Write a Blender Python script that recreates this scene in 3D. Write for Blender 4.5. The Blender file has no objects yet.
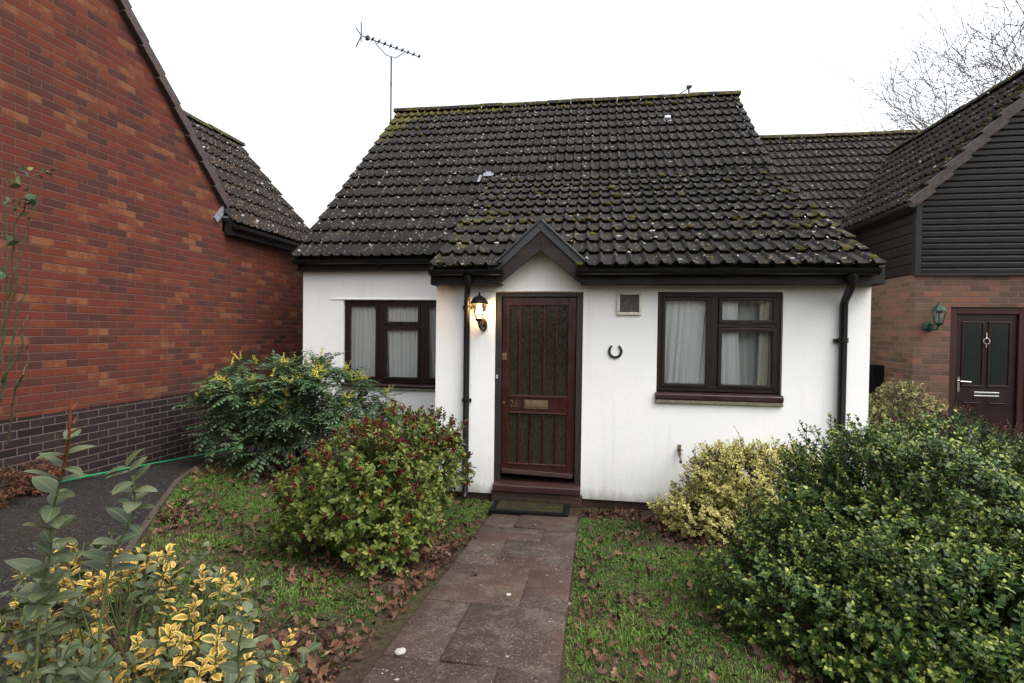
import bpy, bmesh, math, random
import numpy as np
from mathutils import Vector, Matrix
R = math.radians
sc = bpy.context.scene
col = sc.collection

# ------------------------------------------------------------------ camera
H = 1.80
cam_d = bpy.data.cameras.new('camera')
cam_d.sensor_width = 36.0
cam_d.lens = 538.87 * 36.0 / 1024.0
cam_d.clip_start = 0.05
cam_d.clip_end = 2000
cam = bpy.data.objects.new('camera', cam_d)
col.objects.link(cam)
M = ((0.98828, 0.15212, 0.01247), (0.01525, -0.01712, -0.99974), (-0.15187, 0.98821, -0.01923))
rt, dn, fw = Vector(M[0]), Vector(M[1]), Vector(M[2])
cm = Matrix((rt, -dn, -fw)).transposed().to_4x4()
cm.translation = Vector((0, 0, H))
cam.matrix_world = cm
sc.camera = cam

# ------------------------------------------------------------------ world, sun, exposure
w = bpy.data.worlds.new('World'); sc.world = w; w.use_nodes = True
wn = w.node_tree; wn.nodes.clear()
sky = wn.nodes.new('ShaderNodeTexSky'); sky.sky_type = 'NISHITA'; sky.sun_disc = False
SUN_EL, SUN_AZ = 58.0, 112.0            # compass-like azimuth, clockwise from +Y
sky.sun_elevation = R(SUN_EL); sky.sun_rotation = R(SUN_AZ)
sky.air_density = 2.0; sky.dust_density = 6.0; sky.ozone_density = 1.0
hs = wn.nodes.new('ShaderNodeHueSaturation'); hs.inputs['Saturation'].default_value = 0.36
bg = wn.nodes.new('ShaderNodeBackground'); bg.inputs['Strength'].default_value = 0.15
wo = wn.nodes.new('ShaderNodeOutputWorld')
wn.links.new(sky.outputs[0], hs.inputs['Color']); wn.links.new(hs.outputs[0], bg.inputs['Color'])
wn.links.new(bg.outputs[0], wo.inputs['Surface'])
sun_d = bpy.data.lights.new('sun', 'SUN'); sun_d.energy = 0.5; sun_d.angle = R(70); sun_d.color = (1.0, 0.995, 0.985)
sun = bpy.data.objects.new('sun', sun_d); col.objects.link(sun)
az, el = R(SUN_AZ), R(SUN_EL)
sdir = Vector((math.sin(az) * math.cos(el), math.cos(az) * math.cos(el), math.sin(el)))
sun.rotation_euler = sdir.to_track_quat('Z', 'Y').to_euler()
sun.location = (0, -6, 14)
sc.view_settings.view_transform = 'Standard'
sc.view_settings.look = 'None'
sc.view_settings.exposure = 1.42
sc.view_settings.gamma = 1.0
sc.view_settings.use_curve_mapping = False
try:
    sc.cycles.use_denoising = True
    sc.cycles.max_bounces = 7
    sc.cycles.transparent_max_bounces = 16
    sc.cycles.sample_clamp_indirect = 6.0
except Exception:
    pass

# ------------------------------------------------------------------ node helpers
class NT:
    def __init__(self, name):
        self.m = bpy.data.materials.new(name); self.m.use_nodes = True
        self.t = self.m.node_tree; self.t.nodes.clear()
        self.out = self.t.nodes.new('ShaderNodeOutputMaterial')
    def n(self, kind, **kw):
        nd = self.t.nodes.new(kind)
        for k, v in kw.items(): setattr(nd, k, v)
        return nd
    def put(self, sock, v):
        if isinstance(v, bpy.types.NodeSocket): self.t.links.new(v, sock)
        elif isinstance(v, (tuple, list)) and len(v) == 3 and sock.type == 'RGBA': sock.default_value = (*v, 1)
        else: sock.default_value = v
    def math(self, op, a, b=None, c=None):
        nd = self.n('ShaderNodeMath', operation=op)
        self.put(nd.inputs[0], a)
        if b is not None: self.put(nd.inputs[1], b)
        if c is not None: self.put(nd.inputs[2], c)
        return nd.outputs[0]
    def mix(self, f, a, b, blend='MIX'):
        nd = self.n('ShaderNodeMix', data_type='RGBA', blend_type=blend)
        self.put(nd.inputs[0], f); self.put(nd.inputs[6], a); self.put(nd.inputs[7], b)
        return nd.outputs[2]
    def noise(self, vec, scale, detail=4, rough=0.55, dims='3D', w=None):
        nd = self.n('ShaderNodeTexNoise', noise_dimensions=dims)
        if vec is not None: self.put(nd.inputs['Vector'], vec)
        nd.inputs['Scale'].default_value = scale; nd.inputs['Detail'].default_value = detail
        nd.inputs['Roughness'].default_value = rough
        return nd.outputs[0]
    def vor(self, vec, scale, feature='F1'):
        nd = self.n('ShaderNodeTexVoronoi', feature=feature)
        if vec is not None: self.put(nd.inputs['Vector'], vec)
        nd.inputs['Scale'].default_value = scale
        return nd
    def ramp(self, f, stops, interp='LINEAR'):
        nd = self.n('ShaderNodeValToRGB'); cr = nd.color_ramp; cr.interpolation = interp
        while len(cr.elements) < len(stops): cr.elements.new(0.5)
        for e, (p, c) in zip(cr.elements, stops):
            e.position = p; e.color = (*c, 1) if len(c) == 3 else c
        self.put(nd.inputs[0], f)
        return nd.outputs[0]
    def rng(self, v, a, b, c=0.0, d=1.0):
        nd = self.n('ShaderNodeMapRange', clamp=True)
        self.put(nd.inputs[0], v)
        for i, q in enumerate((a, b, c, d)): nd.inputs[i + 1].default_value = q
        return nd.outputs[0]
    def obj(self): return self.n('ShaderNodeTexCoord').outputs['Object']
    def attr(self, name): return self.n('ShaderNodeAttribute', attribute_name=name).outputs['Fac']
    def scale(self, vec, s):
        nd = self.n('ShaderNodeVectorMath', operation='MULTIPLY'); self.put(nd.inputs[0], vec); nd.inputs[1].default_value = s
        return nd.outputs[0]
    def bump(self, h, strength=0.4, dist=0.01, normal=None):
        nd = self.n('ShaderNodeBump'); nd.inputs['Strength'].default_value = strength; nd.inputs['Distance'].default_value = dist
        self.put(nd.inputs['Height'], h)
        if normal is not None: self.put(nd.inputs['Normal'], normal)
        return nd.outputs[0]
    def bsdf(self, color, rough=0.6, spec=0.4, normal=None, metal=0.0, **kw):
        b = self.n('ShaderNodeBsdfPrincipled')
        self.put(b.inputs['Base Color'], color); self.put(b.inputs['Roughness'], rough)
        self.put(b.inputs['Specular IOR Level'], spec); self.put(b.inputs['Metallic'], metal)
        if normal is not None: self.put(b.inputs['Normal'], normal)
        for k, v in kw.items(): self.put(b.inputs[k], v)
        self.t.links.new(b.outputs[0], self.out.inputs['Surface'])
        return b

def plain(name, c, rough=0.5, spec=0.4, metal=0.0, var=0.12, scale=18, bump=0.15, dist=0.003, **kw):
    t = NT(name); v = t.obj()
    n = t.noise(v, scale, 5, 0.6)
    d = t.mix(t.rng(n, 0.3, 0.72), tuple(x * (1 - var) for x in c), tuple(min(1, x * (1 + var)) for x in c))
    t.bsdf(d, rough, spec, t.bump(n, bump, dist), metal, **kw)
    return t.m

def brickmat(name, axis, stops, mortar, u0=0.0, v0=0.0, rough=0.85, soot=0.0):
    t = NT(name); v = t.obj()
    s = t.n('ShaderNodeSeparateXYZ'); t.put(s.inputs[0], v)
    u = t.math('ADD', s.outputs[0 if axis == 'X' else 1], 50 * 0.225 + u0)
    z = t.math('ADD', s.outputs[2], 100 * 0.075 + v0)
    # slightly wavering joints
    wob = t.noise(t.scale(v, (3, 3, 3)), 3.0, 3)
    z = t.math('MULTIPLY_ADD', t.math('SUBTRACT', wob, 0.5), 0.006, z)
    vz = t.math('DIVIDE', z, 0.075); row = t.math('FLOOR', vz); fz = t.math('FRACT', vz)
    uo = t.math('MULTIPLY', t.math('FLOORED_MODULO', row, 2.0), 0.5)
    uu = t.math('ADD', t.math('DIVIDE', u, 0.225), uo); cl = t.math('FLOOR', uu); fu = t.math('FRACT', uu)
    du = t.math('MULTIPLY', t.math('MINIMUM', fu, t.math('SUBTRACT', 1.0, fu)), 0.225)
    dz = t.math('MULTIPLY', t.math('MINIMUM', fz, t.math('SUBTRACT', 1.0, fz)), 0.075)
    edge = t.math('ADD', t.math('MINIMUM', du, dz), t.math('MULTIPLY', t.math('SUBTRACT', t.noise(v, 60, 3), 0.5), 0.004))
    face = t.rng(edge, 0.0040, 0.0068)
    cb = t.n('ShaderNodeCombineXYZ'); t.put(cb.inputs[0], cl); t.put(cb.inputs[1], row)
    wn_ = t.n('ShaderNodeTexWhiteNoise', noise_dimensions='3D'); t.put(wn_.inputs[0], cb.outputs[0])
    # part-burnt bricks: a low noise stretched inside each brick, seeded by its id
    off = t.n('ShaderNodeVectorMath', operation='MULTIPLY_ADD'); t.put(off.inputs[0], wn_.outputs['Color']); off.inputs[1].default_value = (31, 31, 31); t.put(off.inputs[2], v)
    inner = t.noise(off.outputs[0], 7.0, 3, 0.6)
    f = t.math('ADD', wn_.outputs['Value'], t.math('MULTIPLY', t.math('SUBTRACT', inner, 0.5), 0.8))
    c = t.ramp(f, stops)
    grain = t.noise(v, 140, 4, 0.7)
    c = t.mix(t.math('MULTIPLY', t.rng(grain, 0.35, 0.7), 0.45), c, t.mix(0.6, c, (0.02, 0.012, 0.010)))
    c = t.mix(t.math('MULTIPLY', t.rng(t.noise(t.scale(v, (1, 1, 0.4)), 2.2, 5, 0.65), 0.55, 0.8), 0.12), c, (0.13, 0.080, 0.062))
    big = t.noise(v, 0.9, 4, 0.6)
    c = t.mix(t.math('MULTIPLY', t.rng(big, 0.45, 0.75), 0.18 + soot), c, (0.030, 0.022, 0.020))
    mc = t.mix(t.rng(t.noise(v, 25, 4), 0.3, 0.7), tuple(x * 0.7 for x in mortar), mortar)
    cc = t.mix(face, mc, c)
    h = t.math('ADD', t.math('MULTIPLY', face, 1.0), t.math('MULTIPLY', grain, 0.25))
    h = t.math('ADD', h, t.math('MULTIPLY', wn_.outputs['Value'], 0.15))
    t.bsdf(cc, rough, 0.08, t.bump(h, 0.8, 0.006))
    return t.m

# ------------------------------------------------------------------ mesh helpers
ORG = {}
def link(o, parent=None, org=(0, 0, 0)):
    col.objects.link(o); ORG[o.name] = Vector(org)
    if parent is not None: o.parent = parent
    return o
def tag(o, label=None, cat=None, group=None, kind=None):
    if label: o['label'] = label
    if cat: o['category'] = cat
    if group: o['group'] = group
    if kind: o['kind'] = kind
    return o
def thing(name, loc, label, cat, group=None):
    o = bpy.data.objects.new(name, None); o.location = loc; o.empty_display_size = 0.2
    link(o, None, loc); tag(o, label, cat, group)
    return o
def org_of(p): return ORG[p.name] if p is not None else Vector((0, 0, 0))

class MB:
    def __init__(s): s.v = []; s.f = []
    def add(s, vs, fs):
        k = len(s.v); s.v += [tuple(p) for p in vs]; s.f += [tuple(i + k for i in f) for f in fs]; return s
    def box(s, x0, x1, y0, y1, z0, z1):
        return s.add([(x0, y0, z0), (x1, y0, z0), (x1, y1, z0), (x0, y1, z0), (x0, y0, z1), (x1, y0, z1), (x1, y1, z1), (x0, y1, z1)],
                     [(0, 3, 2, 1), (4, 5, 6, 7), (0, 1, 5, 4), (1, 2, 6, 5), (2, 3, 7, 6), (3, 0, 4, 7)])
    def xbox(s, c, ax, ay, az):
        c, ax, ay, az = map(Vector, (c, ax, ay, az)); vs = []
        for k in (-1, 1):
            for (i, j) in ((-1, -1), (1, -1), (1, 1), (-1, 1)): vs.append(c + ax * i + ay * j + az * k)
        return s.add(vs, [(0, 3, 2, 1), (4, 5, 6, 7), (0, 1, 5, 4), (1, 2, 6, 5), (2, 3, 7, 6), (3, 0, 4, 7)])
    def prism(s, pts, d):                      # polygon pts (3D) extruded by d
        n = len(pts); d = Vector(d); a = [Vector(p) for p in pts]; b = [p + d for p in a]
        fs = [tuple(range(n - 1, -1, -1)), tuple(range(n, 2 * n))] + [(i, (i + 1) % n, n + (i + 1) % n, n + i) for i in range(n)]
        return s.add(a + b, fs)
    def tube(s, path, r, n=8, cap=True):
        path = [Vector(p) for p in path]; rs = r if isinstance(r, (list, tuple)) else [r] * len(path)
        vs = []; prev = None
        for i, p in enumerate(path):
            d = (path[min(i + 1, len(path) - 1)] - path[max(i - 1, 0)]).normalized()
            a = prev if prev is not None else (Vector((0, 0, 1)) if abs(d.z) < 0.9 else Vector((1, 0, 0)))
            e1 = (a - d * a.dot(d)).normalized(); e2 = d.cross(e1); prev = e1
            for k in range(n):
                t = 2 * math.pi * k / n; vs.append(p + (e1 * math.cos(t) + e2 * math.sin(t)) * rs[i])
        fs = []
        for i in range(len(path) - 1):
            for k in range(n): fs.append((i * n + k, i * n + (k + 1) % n, (i + 1) * n + (k + 1) % n, (i + 1) * n + k))
        if cap: fs += [tuple(range(n - 1, -1, -1)), tuple((len(path) - 1) * n + k for k in range(n))]
        return s.add(vs, fs)
    def lathe(s, c, prof, n=16, axis=(0, 0, 1), ang0=0):   # prof: list of (radius, height)
        c = Vector(c); a = Vector(axis).normalized(); q = Vector((1, 0, 0)) if abs(a.x) < 0.9 else Vector((0, 1, 0))
        e1 = (q - a * q.dot(a)).normalized(); e2 = a.cross(e1); vs = []
        for (r, h) in prof:
            for k in range(n):
                t = 2 * math.pi * k / n + ang0; vs.append(c + a * h + (e1 * math.cos(t) + e2 * math.sin(t)) * r)
        fs = [(i * n + k, i * n + (k + 1) % n, (i + 1) * n + (k + 1) % n, (i + 1) * n + k) for i in range(len(prof) - 1) for k in range(n)]
        fs += [tuple(range(n - 1, -1, -1)), tuple((len(prof) - 1) * n + k for k in range(n))]
        return s.add(vs, fs)
    def wall(s, us, zs, hole, P, U, T):       # cells of a wall (us x zs) as solid boxes, minus holes
        P, U, T = Vector(P), Vector(U), Vector(T); Z = Vector((0, 0, 1)); nu, nz = len(us) - 1, len(zs) - 1
        solid = lambda i, j: 0 <= i < nu and 0 <= j < nz and not hole((us[i] + us[i + 1]) / 2, (zs[j] + zs[j + 1]) / 2)
        pt = lambda u, z, t: P + U * u + Z * z + T * t
        for i in range(nu):
            for j in range(nz):
                if not solid(i, j): continue
                a, b, c, d = us[i], us[i + 1], zs[j], zs[j + 1]
                s.add([pt(a, c, 0), pt(b, c, 0), pt(b, d, 0), pt(a, d, 0)], [(0, 1, 2, 3)])
                s.add([pt(a, c, 1), pt(b, c, 1), pt(b, d, 1), pt(a, d, 1)], [(3, 2, 1, 0)])
                for (q, r_, A, B) in ((i - 1, j, (a, c), (a, d)), (i + 1, j, (b, c), (b, d)), (i, j - 1, (a, c), (b, c)), (i, j + 1, (a, d), (b, d))):
                    if not solid(q, r_): s.add([pt(*A, 0), pt(*B, 0), pt(*B, 1), pt(*A, 1)], [(0, 1, 2, 3)])
        return s
    def build(s, name, mat, parent=None, bevel=0, smooth=False, sharp=None, fixn=True):
        o_ = org_of(parent); me = bpy.data.meshes.new(name)
        me.from_pydata([(p[0] - o_.x, p[1] - o_.y, p[2] - o_.z) for p in s.v], [], s.f)
        if fixn:
            bm = bmesh.new(); bm.from_mesh(me); bmesh.ops.recalc_face_normals(bm, faces=bm.faces); bm.to_mesh(me); bm.free()
        me.materials.append(mat); o = bpy.data.objects.new(name, me); link(o, parent, o_)
        if smooth:
            me.polygons.foreach_set('use_smooth', [True] * len(me.polygons))
            try: me.set_sharp_from_angle(angle=R(sharp or 40))
            except Exception: pass
        if bevel:
            b = o.modifiers.new('bevel', 'BEVEL'); b.width = bevel; b.segments = 2; b.limit_method = 'ANGLE'; b.angle_limit = R(40)
        return o

def npmesh(name, V, F, mat, parent=None, attrs=None, smooth=False):
    """V (n,3), F (m,k) all faces with the same corner count"""
    o_ = org_of(parent); V = np.asarray(V, np.float32) - np.array(o_, np.float32); F = np.asarray(F, np.int32)
    me = bpy.data.meshes.new(name); me.vertices.add(len(V)); me.vertices.foreach_set('co', V.ravel())
    k = F.shape[1]; me.loops.add(F.size); me.loops.foreach_set('vertex_index', F.ravel())
    me.polygons.add(len(F)); me.polygons.foreach_set('loop_start', np.arange(0, F.size, k, dtype=np.int32))
    me.polygons.foreach_set('loop_total', np.full(len(F), k, np.int32))
    if smooth: me.polygons.foreach_set('use_smooth', np.ones(len(F), bool))
    for nm, a in (attrs or {}).items():
        at = me.attributes.new(nm, 'FLOAT', 'POINT'); at.data.foreach_set('value', np.asarray(a, np.float32).ravel())
    me.materials.append(mat); me.update(calc_edges=True); me.validate()
    o = bpy.data.objects.new(name, me); return link(o, parent, o_)

def nrm(a): return a / (np.linalg.norm(a, axis=-1, keepdims=True) + 1e-9)

# ------------------------------------------------------------------ ground height
def sstep(x, a, b):
    t = np.clip((x - a) / (b - a), 0, 1); return t * t * (3 - 2 * t)
def ground(x, y):
    x = np.asarray(x, float); y = np.asarray(y, float); yc = np.clip(y, -3, 40)
    g = 0.092 * np.maximum(0, 5.25 - yc); g = np.where(yc < 1.0, 0.092 * 4.25 + (1.0 - yc) * 0.02, g)
    hl = np.where(yc < 1.5, 0.25 + 0.08 * 3.24, 0.25 - 0.08 * (np.minimum(yc, 9) - 4.74))
    s = 1 - sstep(x, -4.6, -1.6)
    return g * (1 - s) + hl * s
gz = lambda x, y: float(ground(x, y))

# ------------------------------------------------------------------ materials
def m_render():
    t = NT('white_masonry_paint'); v = t.obj(); s = t.n('ShaderNodeSeparateXYZ'); t.put(s.inputs[0], v)
    n = t.noise(v, 55, 5, 0.65); b = t.noise(v, 1.3, 4, 0.6)
    c = t.mix(t.rng(b, 0.35, 0.7), (0.80, 0.80, 0.80), (0.74, 0.75, 0.755))
    st = t.noise(t.scale(v, (5, 5, 1.3)), 1.6, 5, 0.65)
    low = t.math('MULTIPLY', t.rng(t.math('ADD', s.outputs[2], t.math('MULTIPLY', st, -0.75)), -0.46, 0.16, 1.0, 0.0), 0.5)
    c = t.mix(low, c, (0.40, 0.42, 0.33))
    low2 = t.rng(t.math('ADD', s.outputs[2], t.math('MULTIPLY', st, -0.22)), -0.05, 0.10, 0.8, 0.0)
    c = t.mix(low2, c, (0.19, 0.18, 0.13))
    sp = t.noise(t.scale(v, (9, 9, 0.7)), 1.2, 4, 0.6)
    c = t.mix(t.math('MULTIPLY', t.rng(sp, 0.56, 0.82), 0.34), c, (0.55, 0.55, 0.52))
    t.bsdf(c, 0.8, 0.25, t.bump(t.math('ADD', n, t.math('MULTIPLY', t.noise(v, 7, 3), 1.5)), 0.28, 0.006))
    return t.m
def m_tile(name, lich=1.0, base=1.0, brown=0.0):
    t = NT(name); v = t.obj(); r = t.attr('rnd'); mo = t.attr('moss'); fr = t.attr('front')
    c = t.ramp(r, [(0, (0.0066 * base, 0.0062 * base, 0.0064 * base)), (0.55, (0.0103 * base, 0.0096 * base, 0.0096 * base)), (1, (0.0180 * base, 0.0164 * base, 0.0160 * base))])
    if brown: c = t.mix(brown, c, (0.05, 0.028, 0.020))
    n1 = t.noise(v, 9, 6, 0.7)
    c = t.mix(t.math('MULTIPLY', t.rng(n1, 0.45, 0.72), 0.4), c, (0.0221 * base, 0.0197 * base, 0.0180 * base))
    n2 = t.noise(v, 34, 4, 0.7)
    c = t.mix(t.math('MULTIPLY', t.rng(n2, 0.5, 0.75), 0.5), c, (0.012, 0.011, 0.010))
    # lichen spots
    for (sc_, th, cc, k) in ((22, 0.17, (0.24, 0.235, 0.21), 0.8), (9, 0.16, (0.30, 0.29, 0.265), 0.85), (14, 0.22, (0.11, 0.07, 0.035), 0.75)):
        vo = t.vor(t.n('ShaderNodeVectorMath', operation='ADD').outputs[0], sc_)
        ad = vo.inputs['Vector'].links[0].from_node; t.put(ad.inputs[0], v); ad.inputs[1].default_value = (sc_ * 1.7, 3.1, 0.3)
        sp = t.n('ShaderNodeSeparateXYZ'); t.put(sp.inputs[0], vo.outputs['Color'])
        pick = t.math('GREATER_THAN', sp.outputs[0], 1.0 - 0.24 * lich * (1.2 if sc_ > 10 else 0.5))
        dd = t.math('ADD', vo.outputs['Distance'], t.math('MULTIPLY', t.noise(v, 80, 3), 0.30))
        spot = t.math('MULTIPLY', t.rng(dd, th + 0.10, th + 0.22, 1.0, 0.0), pick)
        c = t.mix(t.math('MULTIPLY', spot, k), c, cc)
    nm = t.noise(v, 6.5, 6, 0.7)
    mk = t.rng(t.math('ADD', nm, t.math('MULTIPLY', t.math('SUBTRACT', mo, 0.5), 0.55)), 0.58, 0.70)
    mcol = t.mix(t.rng(t.noise(v, 13, 4), 0.4, 0.65), (0.024, 0.027, 0.006), (0.075, 0.060, 0.010))
    c = t.mix(mk, c, mcol)
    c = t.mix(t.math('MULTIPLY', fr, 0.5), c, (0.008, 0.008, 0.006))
    t.bsdf(c, t.rng(n1, 0.3, 0.7, 0.65, 0.9), 0.12, t.bump(t.math('ADD', n2, t.math('MULTIPLY', mk, 0.8)), 0.5, 0.006))
    return t.m
def m_wood(name, c, c2, rough=0.35, axis=2, spec=0.5):
    t = NT(name); v = t.obj(); s = [30, 30, 30]; s[axis] = 2.0
    n = t.noise(t.scale(v, tuple(s)), 1.0, 6, 0.65); b = t.noise(v, 5, 3)
    cc = t.mix(t.rng(n, 0.3, 0.7), c, c2)
    cc = t.mix(t.math('MULTIPLY', t.rng(b, 0.5, 0.75), 0.3), cc, tuple(x * 0.5 for x in c))
    t.bsdf(cc, t.rng(b, 0.3, 0.7, rough - 0.06, rough + 0.15), spec, t.bump(n, 0.2, 0.002))
    return t.m
def m_pane(name):
    t = NT(name)
    tr = t.n('ShaderNodeBsdfTransparent'); tr.inputs[0].default_value = (0.98, 0.985, 0.98, 1)
    gl = t.n('ShaderNodeBsdfGlossy'); gl.inputs['Roughness'].default_value = 0.02
    n = t.noise(t.obj(), 1.6, 2)
    t.put(gl.inputs['Normal'], t.bump(n, 0.08, 0.02))
    fr = t.n('ShaderNodeFresnel'); fr.inputs[0].default_value = 1.52
    mx = t.n('ShaderNodeMixShader'); t.put(mx.inputs[0], fr.outputs[0]); t.put(mx.inputs[1], tr.outputs[0]); t.put(mx.inputs[2], gl.outputs[0])
    t.t.links.new(mx.outputs[0], t.out.inputs[0])
    return t.m
def m_obscure(name):
    t = NT(name); v = t.obj()
    n = t.noise(t.scale(v, (60, 60, 16)), 1.0, 4, 0.6); vo = t.vor(t.scale(v, (1, 1, 0.4)), 75)
    h = t.math('ADD', t.math('MULTIPLY', n, 1.1), t.math('MULTIPLY', vo.outputs['Distance'], 0.5))
    c = t.mix(t.rng(h, 0.5, 1.3), (0.010, 0.0095, 0.0075), (0.046, 0.038, 0.024))  # lighter warm tone along the relief stands in for reflections, painted into the glass
    t.bsdf(c, 0.10, 0.5, t.bump(h, 0.35, 0.006))
    return t.m
def m_leaf(name, base, base2, edge=None, edge_a=0.62, edge_b=0.9, young=None, rough=0.38, spec=0.4, trans=0.12, vein=None):
    t = NT(name); r = t.attr('rnd'); e = t.attr('edge'); tp = t.attr('tip')
    c = t.mix(r, base, base2)
    if young is not None: c = t.mix(t.math('MULTIPLY', t.rng(t.math('ADD', tp, t.math('MULTIPLY', r, 0.5)), young[1], young[1] + 0.35), young[2]), c, young[0])
    v = t.obj(); n = t.noise(v, 60, 3)
    if vein is not None: c = t.mix(t.rng(e, 0.02, 0.16, 0.75, 0.0), c, vein)
    if edge is not None:
        ew = t.math('ADD', e, t.math('MULTIPLY', t.math('SUBTRACT', n, 0.5), 0.55))
        c = t.mix(t.math('MULTIPLY', t.rng(ew, edge_a, edge_b), t.rng(r, 0.0, 0.25, 0.7, 1.0)), c, edge)
    c = t.mix(t.math('MULTIPLY', t.rng(n, 0.5, 0.8), 0.25), c, tuple(x * 0.5 for x in base))
    b = t.bsdf(c, rough + 0.12, spec * 0.42, t.bump(n, 0.15, 0.003))
    tl = t.n('ShaderNodeBsdfTranslucent'); t.put(tl.inputs[0], c)
    mx = t.n('ShaderNodeMixShader'); mx.inputs[0].default_value = trans
    t.t.links.new(b.outputs[0], mx.inputs[1]); t.t.links.new(tl.outputs[0], mx.inputs[2]); t.t.links.new(mx.outputs[0], t.out.inputs[0])
    return t.m
def m_ramp(name, stops, rough=0.7, spec=0.25, trans=0.0):
    t = NT(name); r = t.attr('rnd'); n = t.noise(t.obj(), 45, 4)
    c = t.ramp(r, stops); c = t.mix(t.math('MULTIPLY', t.rng(n, 0.4, 0.75), 0.4), c, tuple(x * 0.4 for x in stops[0][1]))
    t.bsdf(c, rough, spec, t.bump(n, 0.3, 0.003))
    return t.m
def m_emit(name, c, s):
    t = NT(name); e = t.n('ShaderNodeEmission'); t.put(e.inputs[0], c); e.inputs[1].default_value = s
    t.t.links.new(e.outputs[0], t.out.inputs[0]); return t.m
def m_curtain(name, c, alpha, lace=False):
    t = NT(name); v = t.obj()
    d = t.n('ShaderNodeBsdfDiffuse'); t.put(d.inputs[0], c)
    tl = t.n('ShaderNodeBsdfTranslucent'); t.put(tl.inputs[0], c)
    m1 = t.n('ShaderNodeMixShader'); m1.inputs[0].default_value = 0.03; t.t.links.new(d.outputs[0], m1.inputs[1]); t.t.links.new(tl.outputs[0], m1.inputs[2])
    tr = t.n('ShaderNodeBsdfTransparent'); mx = t.n('ShaderNodeMixShader')
    if lace:
        vo = t.vor(t.scale(v, (1, 0.001, 1)), 42); a = t.rng(vo.outputs['Distance'], 0.16, 0.22, 0.9, alpha); t.put(mx.inputs[0], a)
    else: mx.inputs[0].default_value = alpha
    t.t.links.new(tr.outputs[0], mx.inputs[1]); t.t.links.new(m1.outputs[0], mx.inputs[2]); t.t.links.new(mx.outputs[0], t.out.inputs[0])
    return t.m
def m_ground():
    t = NT('soil_and_moss'); v = t.obj()
    n = t.noise(v, 2.2, 7, 0.65); n2 = t.noise(v, 30, 5, 0.7); n3 = t.noise(v, 0.9, 4)
    c = t.mix(t.rng(n2, 0.3, 0.7), (0.018, 0.012, 0.009), (0.050, 0.032, 0.022))
    c = t.mix(t.math('MULTIPLY', t.rng(n, 0.47, 0.62), 0.75), c, t.mix(n2, (0.018, 0.030, 0.007), (0.045, 0.062, 0.014)))
    t.bsdf(c, 0.95, 0.15, t.bump(t.math('ADD', n2, n), 0.8, 0.02))
    return t.m
def m_tarmac():
    t = NT('wet_tarmac'); v = t.obj()
    vo = t.vor(v, 95); n = t.noise(v, 1.1, 5, 0.6); n2 = t.noise(v, 150, 3)
    sp = t.n('ShaderNodeSeparateXYZ'); t.put(sp.inputs[0], vo.outputs['Color'])
    c = t.ramp(sp.outputs[0], [(0, (0.007, 0.0065, 0.007)), (0.8, (0.016, 0.0145, 0.015)), (0.94, (0.035, 0.031, 0.030)), (1, (0.09, 0.08, 0.075))])
    c = t.mix(t.math('MULTIPLY', t.rng(n, 0.45, 0.7), 0.6), c, (0.020, 0.018, 0.010))
    h = t.math('SUBTRACT', 1.0, vo.outputs['Distance'])
    t.bsdf(c, t.rng(n, 0.35, 0.65, 0.6, 0.9), 0.15, t.bump(h, 0.6, 0.008))
    return t.m
def m_slab():
    t = NT('damp_concrete_paving'); v = t.obj(); r = t.attr('rnd')
    n = t.noise(v, 2.6, 6, 0.65); n2 = t.noise(v, 70, 4, 0.7)
    c = t.mix(r, (0.0395, 0.0243, 0.0192), (0.0593, 0.0436, 0.0336))
    c = t.mix(t.math('MULTIPLY', t.rng(n, 0.42, 0.68), 0.7), c, (0.0168, 0.0119, 0.0099))
    c = t.mix(t.math('MULTIPLY', t.rng(t.noise(v, 4.5, 5), 0.55, 0.72), 0.6), c, (0.0395, 0.0377, 0.0226))
    c = t.mix(t.math('MULTIPLY', t.rng(t.noise(v, 5.5, 6, 0.7), 0.50, 0.66), 0.55), c, (0.1137, 0.1042, 0.0810))
    c = t.mix(t.math('MULTIPLY', t.rng(n2, 0.45, 0.7), 0.5), c, (0.0138, 0.0100, 0.0084))
    vo = t.vor(v, 130); sp = t.n('ShaderNodeSeparateXYZ'); t.put(sp.inputs[0], vo.outputs['Color'])
    c = t.mix(t.math('MULTIPLY', t.math('GREATER_THAN', sp.outputs[0], 0.86), 0.5), c, t.mix(sp.outputs[1], (0.0742, 0.0546, 0.0444), (0.1285, 0.1141, 0.0988)))
    c = t.mix(t.math('MULTIPLY', t.math('LESS_THAN', sp.outputs[0], 0.18), 0.4), c, (0.0138, 0.0100, 0.0089))
    c = t.mix(t.math('MULTIPLY', t.rng(t.noise(v, 1.9, 4), 0.48, 0.62), 0.35), c, (0.0544, 0.0198, 0.0129))
    # pale lichen spots
    for (s_, th, pk) in ((34, 0.16, 0.62), (11, 0.12, 0.80)):
        v2 = t.vor(v, s_); s2 = t.n('ShaderNodeSeparateXYZ'); t.put(s2.inputs[0], v2.outputs['Color'])
        cl = t.rng(t.noise(v, 1.7, 3), 0.45, 0.6)
        dd = t.math('ADD', v2.outputs['Distance'], t.math('MULTIPLY', t.noise(v, 90, 3), 0.25))
        k = t.math('MULTIPLY', t.math('MULTIPLY', t.rng(dd, th + 0.06, th + 0.14, 1.0, 0.0), t.math('GREATER_THAN', s2.outputs[1], pk)), cl)
        c = t.mix(t.math('MULTIPLY', k, 0.85), c, (0.3261, 0.3176, 0.2864))
    t.bsdf(c, t.rng(n, 0.3, 0.7, 0.55, 0.9), 0.18, t.bump(t.math('ADD', n2, t.math('MULTIPLY', n, 1.5)), 0.55, 0.006))
    return t.m

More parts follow.
